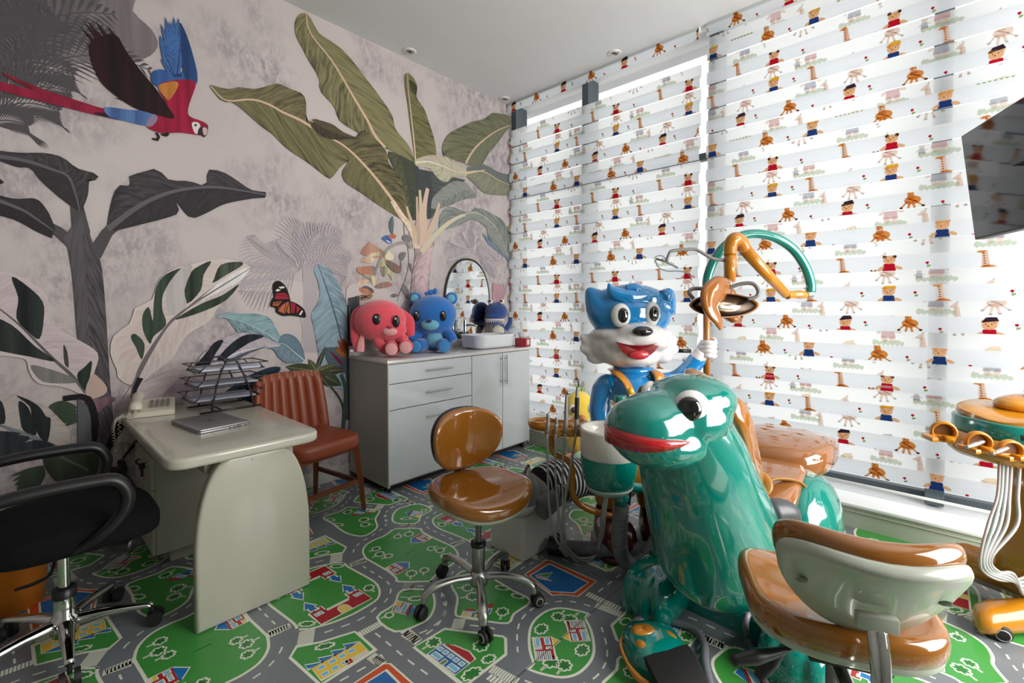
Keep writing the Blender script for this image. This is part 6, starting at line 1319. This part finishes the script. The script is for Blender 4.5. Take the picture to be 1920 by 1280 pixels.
# ------------------------------------------------------------------ plush toys
def plushm(n, c, v=.12): return M(n, c, .95, var=v, vscale=12, sheen=.6, bump=(160, .35))
pk = plushm('plush_pink', 'e34f5e'); pk2 = plushm('plush_pale_pink', 'e7a3a3'); blp = plushm('plush_blue', '1f6fc0'); bl2 = plushm('plush_sky', '6fb6cf')
mw_ = M('felt_white', 'd8d0cc', .9); mb_ = M('felt_black', '0e0d0f', .5, coat=.3)
def toy(name, label, px, Y, dep_y=None):
    p = on_y(px, 640, Y); t = thing(name, label, 'plush toy', (p.x, Y, HT+.001), 0); return t, (p-_E).dot(_f)
# pink long-eared rabbit
t, dp = toy('plush_rabbit', 'large pink plush rabbit with long hanging ears sitting on the cabinet', 724, 3.10); k = dp/FPX; t.rotation_euler.z = VR+R(6)
P = lambda px, py, d=0: Vector(((px-724)*k, d, (664-py)*k))
organic('head', sph(sph(B(), P(714, 600), (.195, .17, .165)), P(735, 615, -.06), (.12, .10, .09)), pk, t, .011, 4)
organic('body', sph(sph(B(), P(732, 645), (.105, .09, .085)), P(730, 628), (.07, .07, .08)), pk, t, .010, 3)
obj('belly', sph(B(), P(738, 634, -.06), (.05, .03, .055)), pk2, t)
for a, c in (((690, 580), (672, 585)), ((752, 588), (768, 600))):
    pass
er = organic('ear', tube(B(), [P(690, 575, .02), P(672, 590, .03), P(672, 625, -.02), P(679, 655, -.06)], [.04, .055, .05, .045], 14, flat=.55, up=(0, 1, 0)), pk, t, .010, 3); obj('ear_lining', tube(B(), [P(684, 622, -.05), P(682, 640, -.075), P(681, 656, -.09)], [.012, .026, .03], 10, flat=.3, up=(0, 1, 0)), pk2, er)
organic('ear', tube(B(), [P(742, 580, .04), P(764, 600, .05), P(768, 630, .03)], [.035, .045, .035], 14, flat=.55, up=(0, 1, 0)), pk, t, .010, 3)
for px, py, s_, dd in ((714, 597, 1, -.155), (748, 600, .72, -.15)):
    e = obj('eye', sph(B(), P(px, py, dd), (.036*s_, .018, .046)), mb_, t); obj('eye_shine', sph(B(), P(px-1, py-5, dd-.017), .008), mw_, e)
obj('muzzle', sph(B(), P(736, 618, -.13), (.06, .04, .035)), pk2, t); obj('nose', sph(B(), P(738, 610, -.165), (.018, .012, .013)), plushm('plush_rose', 'b03a55'), t)
for a, c in (((712, 630), (722, 646)), ((748, 628), (764, 634))): organic('arm', tube(B(), [P(*a, -.02), P((a[0]+c[0])/2-4, (a[1]+c[1])/2, -.08), P(*c, -.12)], [.04, .038, .035], 12), pk, t, .010, 2)
for px, py in ((741, 648), (766, 645)): f = organic('leg', tube(B(), [P(px-6, py, -.04), P(px, py, -.16)], [.05, .052], 14, smooth=False), pk, t, .010, 4); obj('sole', sph(B(), P(px, py+1, -.20), (.045, .014, .045)), pk2, f)
# blue bear
t, dp = toy('plush_bear', 'large blue plush bear with a pale blue belly sitting on the cabinet', 814, 3.12); k = dp/FPX; t.rotation_euler.z = VR
P = lambda px, py, d=0: Vector(((px-814)*k, d, (659-py)*k))
organic('head', sph(sph(B(), P(812, 592), (.20, .17, .165)), P(812, 606), (.185, .16, .12)), blp, t, .012, 4)
organic('body', sph(sph(B(), P(814, 640), (.12, .10, .095)), P(814, 625), (.10, .08, .08)), blp, t, .012, 3)
obj('belly', sph(B(), P(817, 637, -.065), (.072, .045, .075)), bl2, t)
for s_ in (-1, 1): e = organic('ear', sph(B(), P(812+s_*34, 562, .02), (.055, .03, .055)), blp, t, .010, 2); obj('ear_lining', sph(B(), P(812+s_*34, 562, -.008), (.034, .012, .034)), bl2, e)
for px, s_, dd in ((788, .9, -.145), (836, .85, -.145)):
    e = obj('eye', sph(B(), P(px, 594, dd), (.032*s_, .02, .042)), mb_, t); obj('eye_shine', sph(B(), P(px, 589, dd-.018), .008), mw_, e)
obj('muzzle', sph(B(), P(812, 610, -.145), (.075, .045, .045)), bl2, t); obj('nose', sph(B(), P(812, 603, -.19), (.024, .014, .015)), plushm('plush_navy', '1b2f66'), t)
for s_ in (-1, 1):
    organic('arm', tube(B(), [P(814+s_*20, 622, -.02), P(814+s_*32, 630, -.07), P(814+s_*40, 640, -.10)], [.045, .045, .038], 12), blp, t, .011, 2)
    f = organic('leg', tube(B(), [P(814+s_*16, 647, -.05), P(814+s_*25, 648, -.17)], [.055, .056], 14, smooth=False), blp, t, .011, 4); obj('sole', sph(B(), P(814+s_*25, 648, -.212), (.046, .012, .046)), plushm('plush_mid_blue', '3f8fd0'), f)
obj('topknot', sph(sph(sph(B(), P(808, 551), (.025, .02, .025)), P(816, 549), (.02, .018, .028)), P(800, 553), .018), blp, t)
# navy shark
t, dp = toy('plush_shark', 'navy plush shark with a row of white teeth behind the basin', 930, 3.25); k = dp/FPX; t.rotation_euler.z = VR+R(10)
P = lambda px, py, d=0: Vector(((px-930)*k, d, (644-py)*k)); nv = plushm('plush_shark_navy', '26427e')
organic('head', sph(sph(B(), P(930, 588, -.03), (.115, .095, .10)), P(926, 600, -.05), (.10, .09, .075)), nv, t, .009, 3)
organic('body', tube(B(), [P(934, 612), P(938, 630), P(946, 644)], [.06, .062, .055], 16), nv, t, .009, 3)
obj('belly', sph(B(), P(932, 624, -.055), (.066, .035, .06)), plushm('plush_cream', 'cfc6b0'), t)
for i in range(11): a = R(-150+12*i); obj('tooth', cyl(B(), P(926, 605, 0)+Vector((.103*math.cos(a), -.04+.098*math.sin(a), .01)), P(926, 605, 0)+Vector((.103*math.cos(a), -.04+.098*math.sin(a), -.018)), .010, .001, 6), mw_, t)
obj('mouth_line', tube(B(), [P(926, 604)+Vector((.105*math.cos(R(a)), -.04+.102*math.sin(R(a)), .012)) for a in range(-160, -20, 14)], .007, 8), mw_, t)
for px in (917, 938): e = obj('eye', sph(B(), P(px, 569, -.09), .026), mw_, t); obj('pupil', sph(B(), P(px-1, 568, -.112), .012), mb_, e)
organic('fin', tube(B(), [P(948, 622), P(956, 610), P(958, 598)], [.03, .026, .02], 12), nv, t, .008, 2)
# chick behind the tray
p = at(1086, 780, 3.95); t = thing('plush_chick', 'yellow plush chick with green collar standing by the window plinth', 'plush toy', (p.x, p.y, 0), VR); k = 3.95/FPX
P = lambda px, py, d=0: Vector(((px-1086)*k, d, (864-py)*k)); ye = plushm('plush_yellow', 'f0d04a')
organic('head', sph(B(), P(1086, 763), (.125, .11, .15)), ye, t, .011, 3); organic('body', sph(B(), P(1088, 822), (.11, .10, .14)), plushm('plush_gold', 'd9a81e'), t, .011, 3)
obj('collar', lathe(B(), [(.06, .03), (.10, .0), (.12, -.05), (.11, -.05), (.05, .02)], T(P(1088, 796))), plushm('plush_lime', '93b83c'), t)
for px in (1071, 1104): e = obj('eye', sph(B(), P(px, 760, -.10 if px < 1090 else -.085), (.034, .02, .04)), mw_, t); obj('pupil', sph(B(), P(px+1, 761, -.118 if px < 1090 else -.10), (.022, .012, .027)), M('felt_brown', '4a1f18', .5, coat=.3), e)
obj('beak', sph(B(), P(1088, 773, -.12), (.026, .03, .02)), plushm('plush_orange', 'e0862a'), t)
for a, c in (((1084, 730), (1080, 720)), ((1090, 730), (1095, 722))): obj('crest', tube(B(), [P(*a), P(*c)], [.014, .006], 8, smooth=False), plushm('plush_lime', '93b83c'), t)
for px in (1066, 1104): organic('foot', sph(B(), P(px, 852, -.1), (.05, .07, .045)), plushm('plush_orange', 'e0862a'), t, .010, 2)
p = on_z(1092, 880); mc_ = thing('plush_ball', 'small mint plush ball on the floor behind the grey plush', 'plush toy', (p.x+.0, p.y, 0), VR); obj('ball', sph(B(), (0, 0, .075), (.085, .08, .075)), plushm('plush_mint', '9ec2a4'), mc_)
# long grey plush cat in a striped jumper lying on the utility boxes
hp = Vector((1.90, 1.66, .235)); ct2 = thing('plush_cat', 'long grey plush cat in a striped jumper lying across the utility boxes', 'plush toy', hp)
Q = lambda px, py, d: Vector(at(px, py, d))-hp
gy = plushm('plush_grey', '5a5558'); gl_ = plushm('plush_cream2', 'bdb8ac')
sm = bpy.data.materials.new('jumper_stripes'); sm.use_nodes = True; nt = sm.node_tree; b = nt.nodes['Principled BSDF']; b.inputs['Roughness'].default_value = .9
uvn = nt.nodes.new('ShaderNodeTexCoord'); wv = nt.nodes.new('ShaderNodeTexWave'); wv.inputs['Scale'].default_value = 11.5; wv.bands_direction = 'X'
mpn = nt.nodes.new('ShaderNodeMapping'); nt.links.new(uvn.outputs['Object'], mpn.inputs[0]); nt.links.new(mpn.outputs[0], wv.inputs['Vector'])
rpn = nt.nodes.new('ShaderNodeValToRGB'); rpn.color_ramp.interpolation = 'CONSTANT'; rpn.color_ramp.elements[0].color = hx('17181c'); rpn.color_ramp.elements[1].color = hx('c4c4c0'); rpn.color_ramp.elements[1].position = .72
nt.links.new(wv.outputs[0], rpn.inputs[0]); nt.links.new(rpn.outputs[0], b.inputs['Base Color'])
a0, a1, a2, a3 = Q(968, 925, 2.42), Q(1010, 905, 2.52), Q(1095, 893, 2.72), Q(1180, 905, 2.90)
mpn.inputs['Rotation'].default_value = (0, 0, -math.atan2((a2-a1).y, (a2-a1).x))
organic('head', sph(sph(B(), a0+Vector((0, 0, .01)), (.13, .12, .095)), a0+Vector((-.02, -.05, -.02)), (.10, .07, .07)), gy, ct2, .010, 3)
obj('chin', sph(B(), a0+Vector((-.03, -.06, -.04)), (.10, .06, .05)), gl_, ct2)
for v, r_ in ((Vector((-.055, .06, .09)), -10), (Vector((.075, -.02, .085)), 20)): e = obj('ear', cyl(B(), a0+v*.8, a0+v+Vector((0, 0, .055)), .034, .006, 12), gy, ct2); obj('ear_lining', cyl(B(), a0+v*.82+Vector((-.008, -.01, 0)), a0+v+Vector((-.008, -.012, .042)), .024, .004, 10), gl_, e)
organic('jumper', tube(B(), [a1+Vector((-.01, 0, 0)), a1.lerp(a2, .3), a1.lerp(a2, .7), a2], [.085, .115, .118, .105], 22), sm, ct2, .010, 2)
organic('trousers', tube(B(), [a2, a2.lerp(a3, .5)+Vector((0, 0, .0)), a3], [.10, .105, .09], 20), gy, ct2, .012, 2)
w0, w1 = Q(1050, 928, 2.45), Q(1012, 956, 2.36)
organic('sleeve', tube(B(), [a1.lerp(a2, .35)+Vector((-.03, -.05, -.02)), w0], [.055, .055], 14, smooth=False), sm, ct2, .009, 2); organic('paw', tube(B(), [w0.lerp(w1, .2), w1], [.05, .06], 14, smooth=False), gy, ct2, .009, 4)
obj('trouser_print', sph(B(), a2.lerp(a3, .25)+Vector((-.05, -.05, .07)), (.03, .03, .012)), plushm('plush_rose2', 'c06a7a'), ct2)

def settle(prefix, z):
    """stand a toy on the surface at height z"""
    bpy.context.view_layer.update()
    for o in [o for o in COL.objects if o.parent is None and o.name.startswith(prefix)]:
        lo = min((o.matrix_world @ (c.matrix_local @ v.co)).z for c in o.children for v in c.data.vertices); o.location.z += z-lo
for nm in ('plush_rabbit', 'plush_bear', 'plush_shark'): settle(nm, HT+.002)
settle('plush_chick', .003)
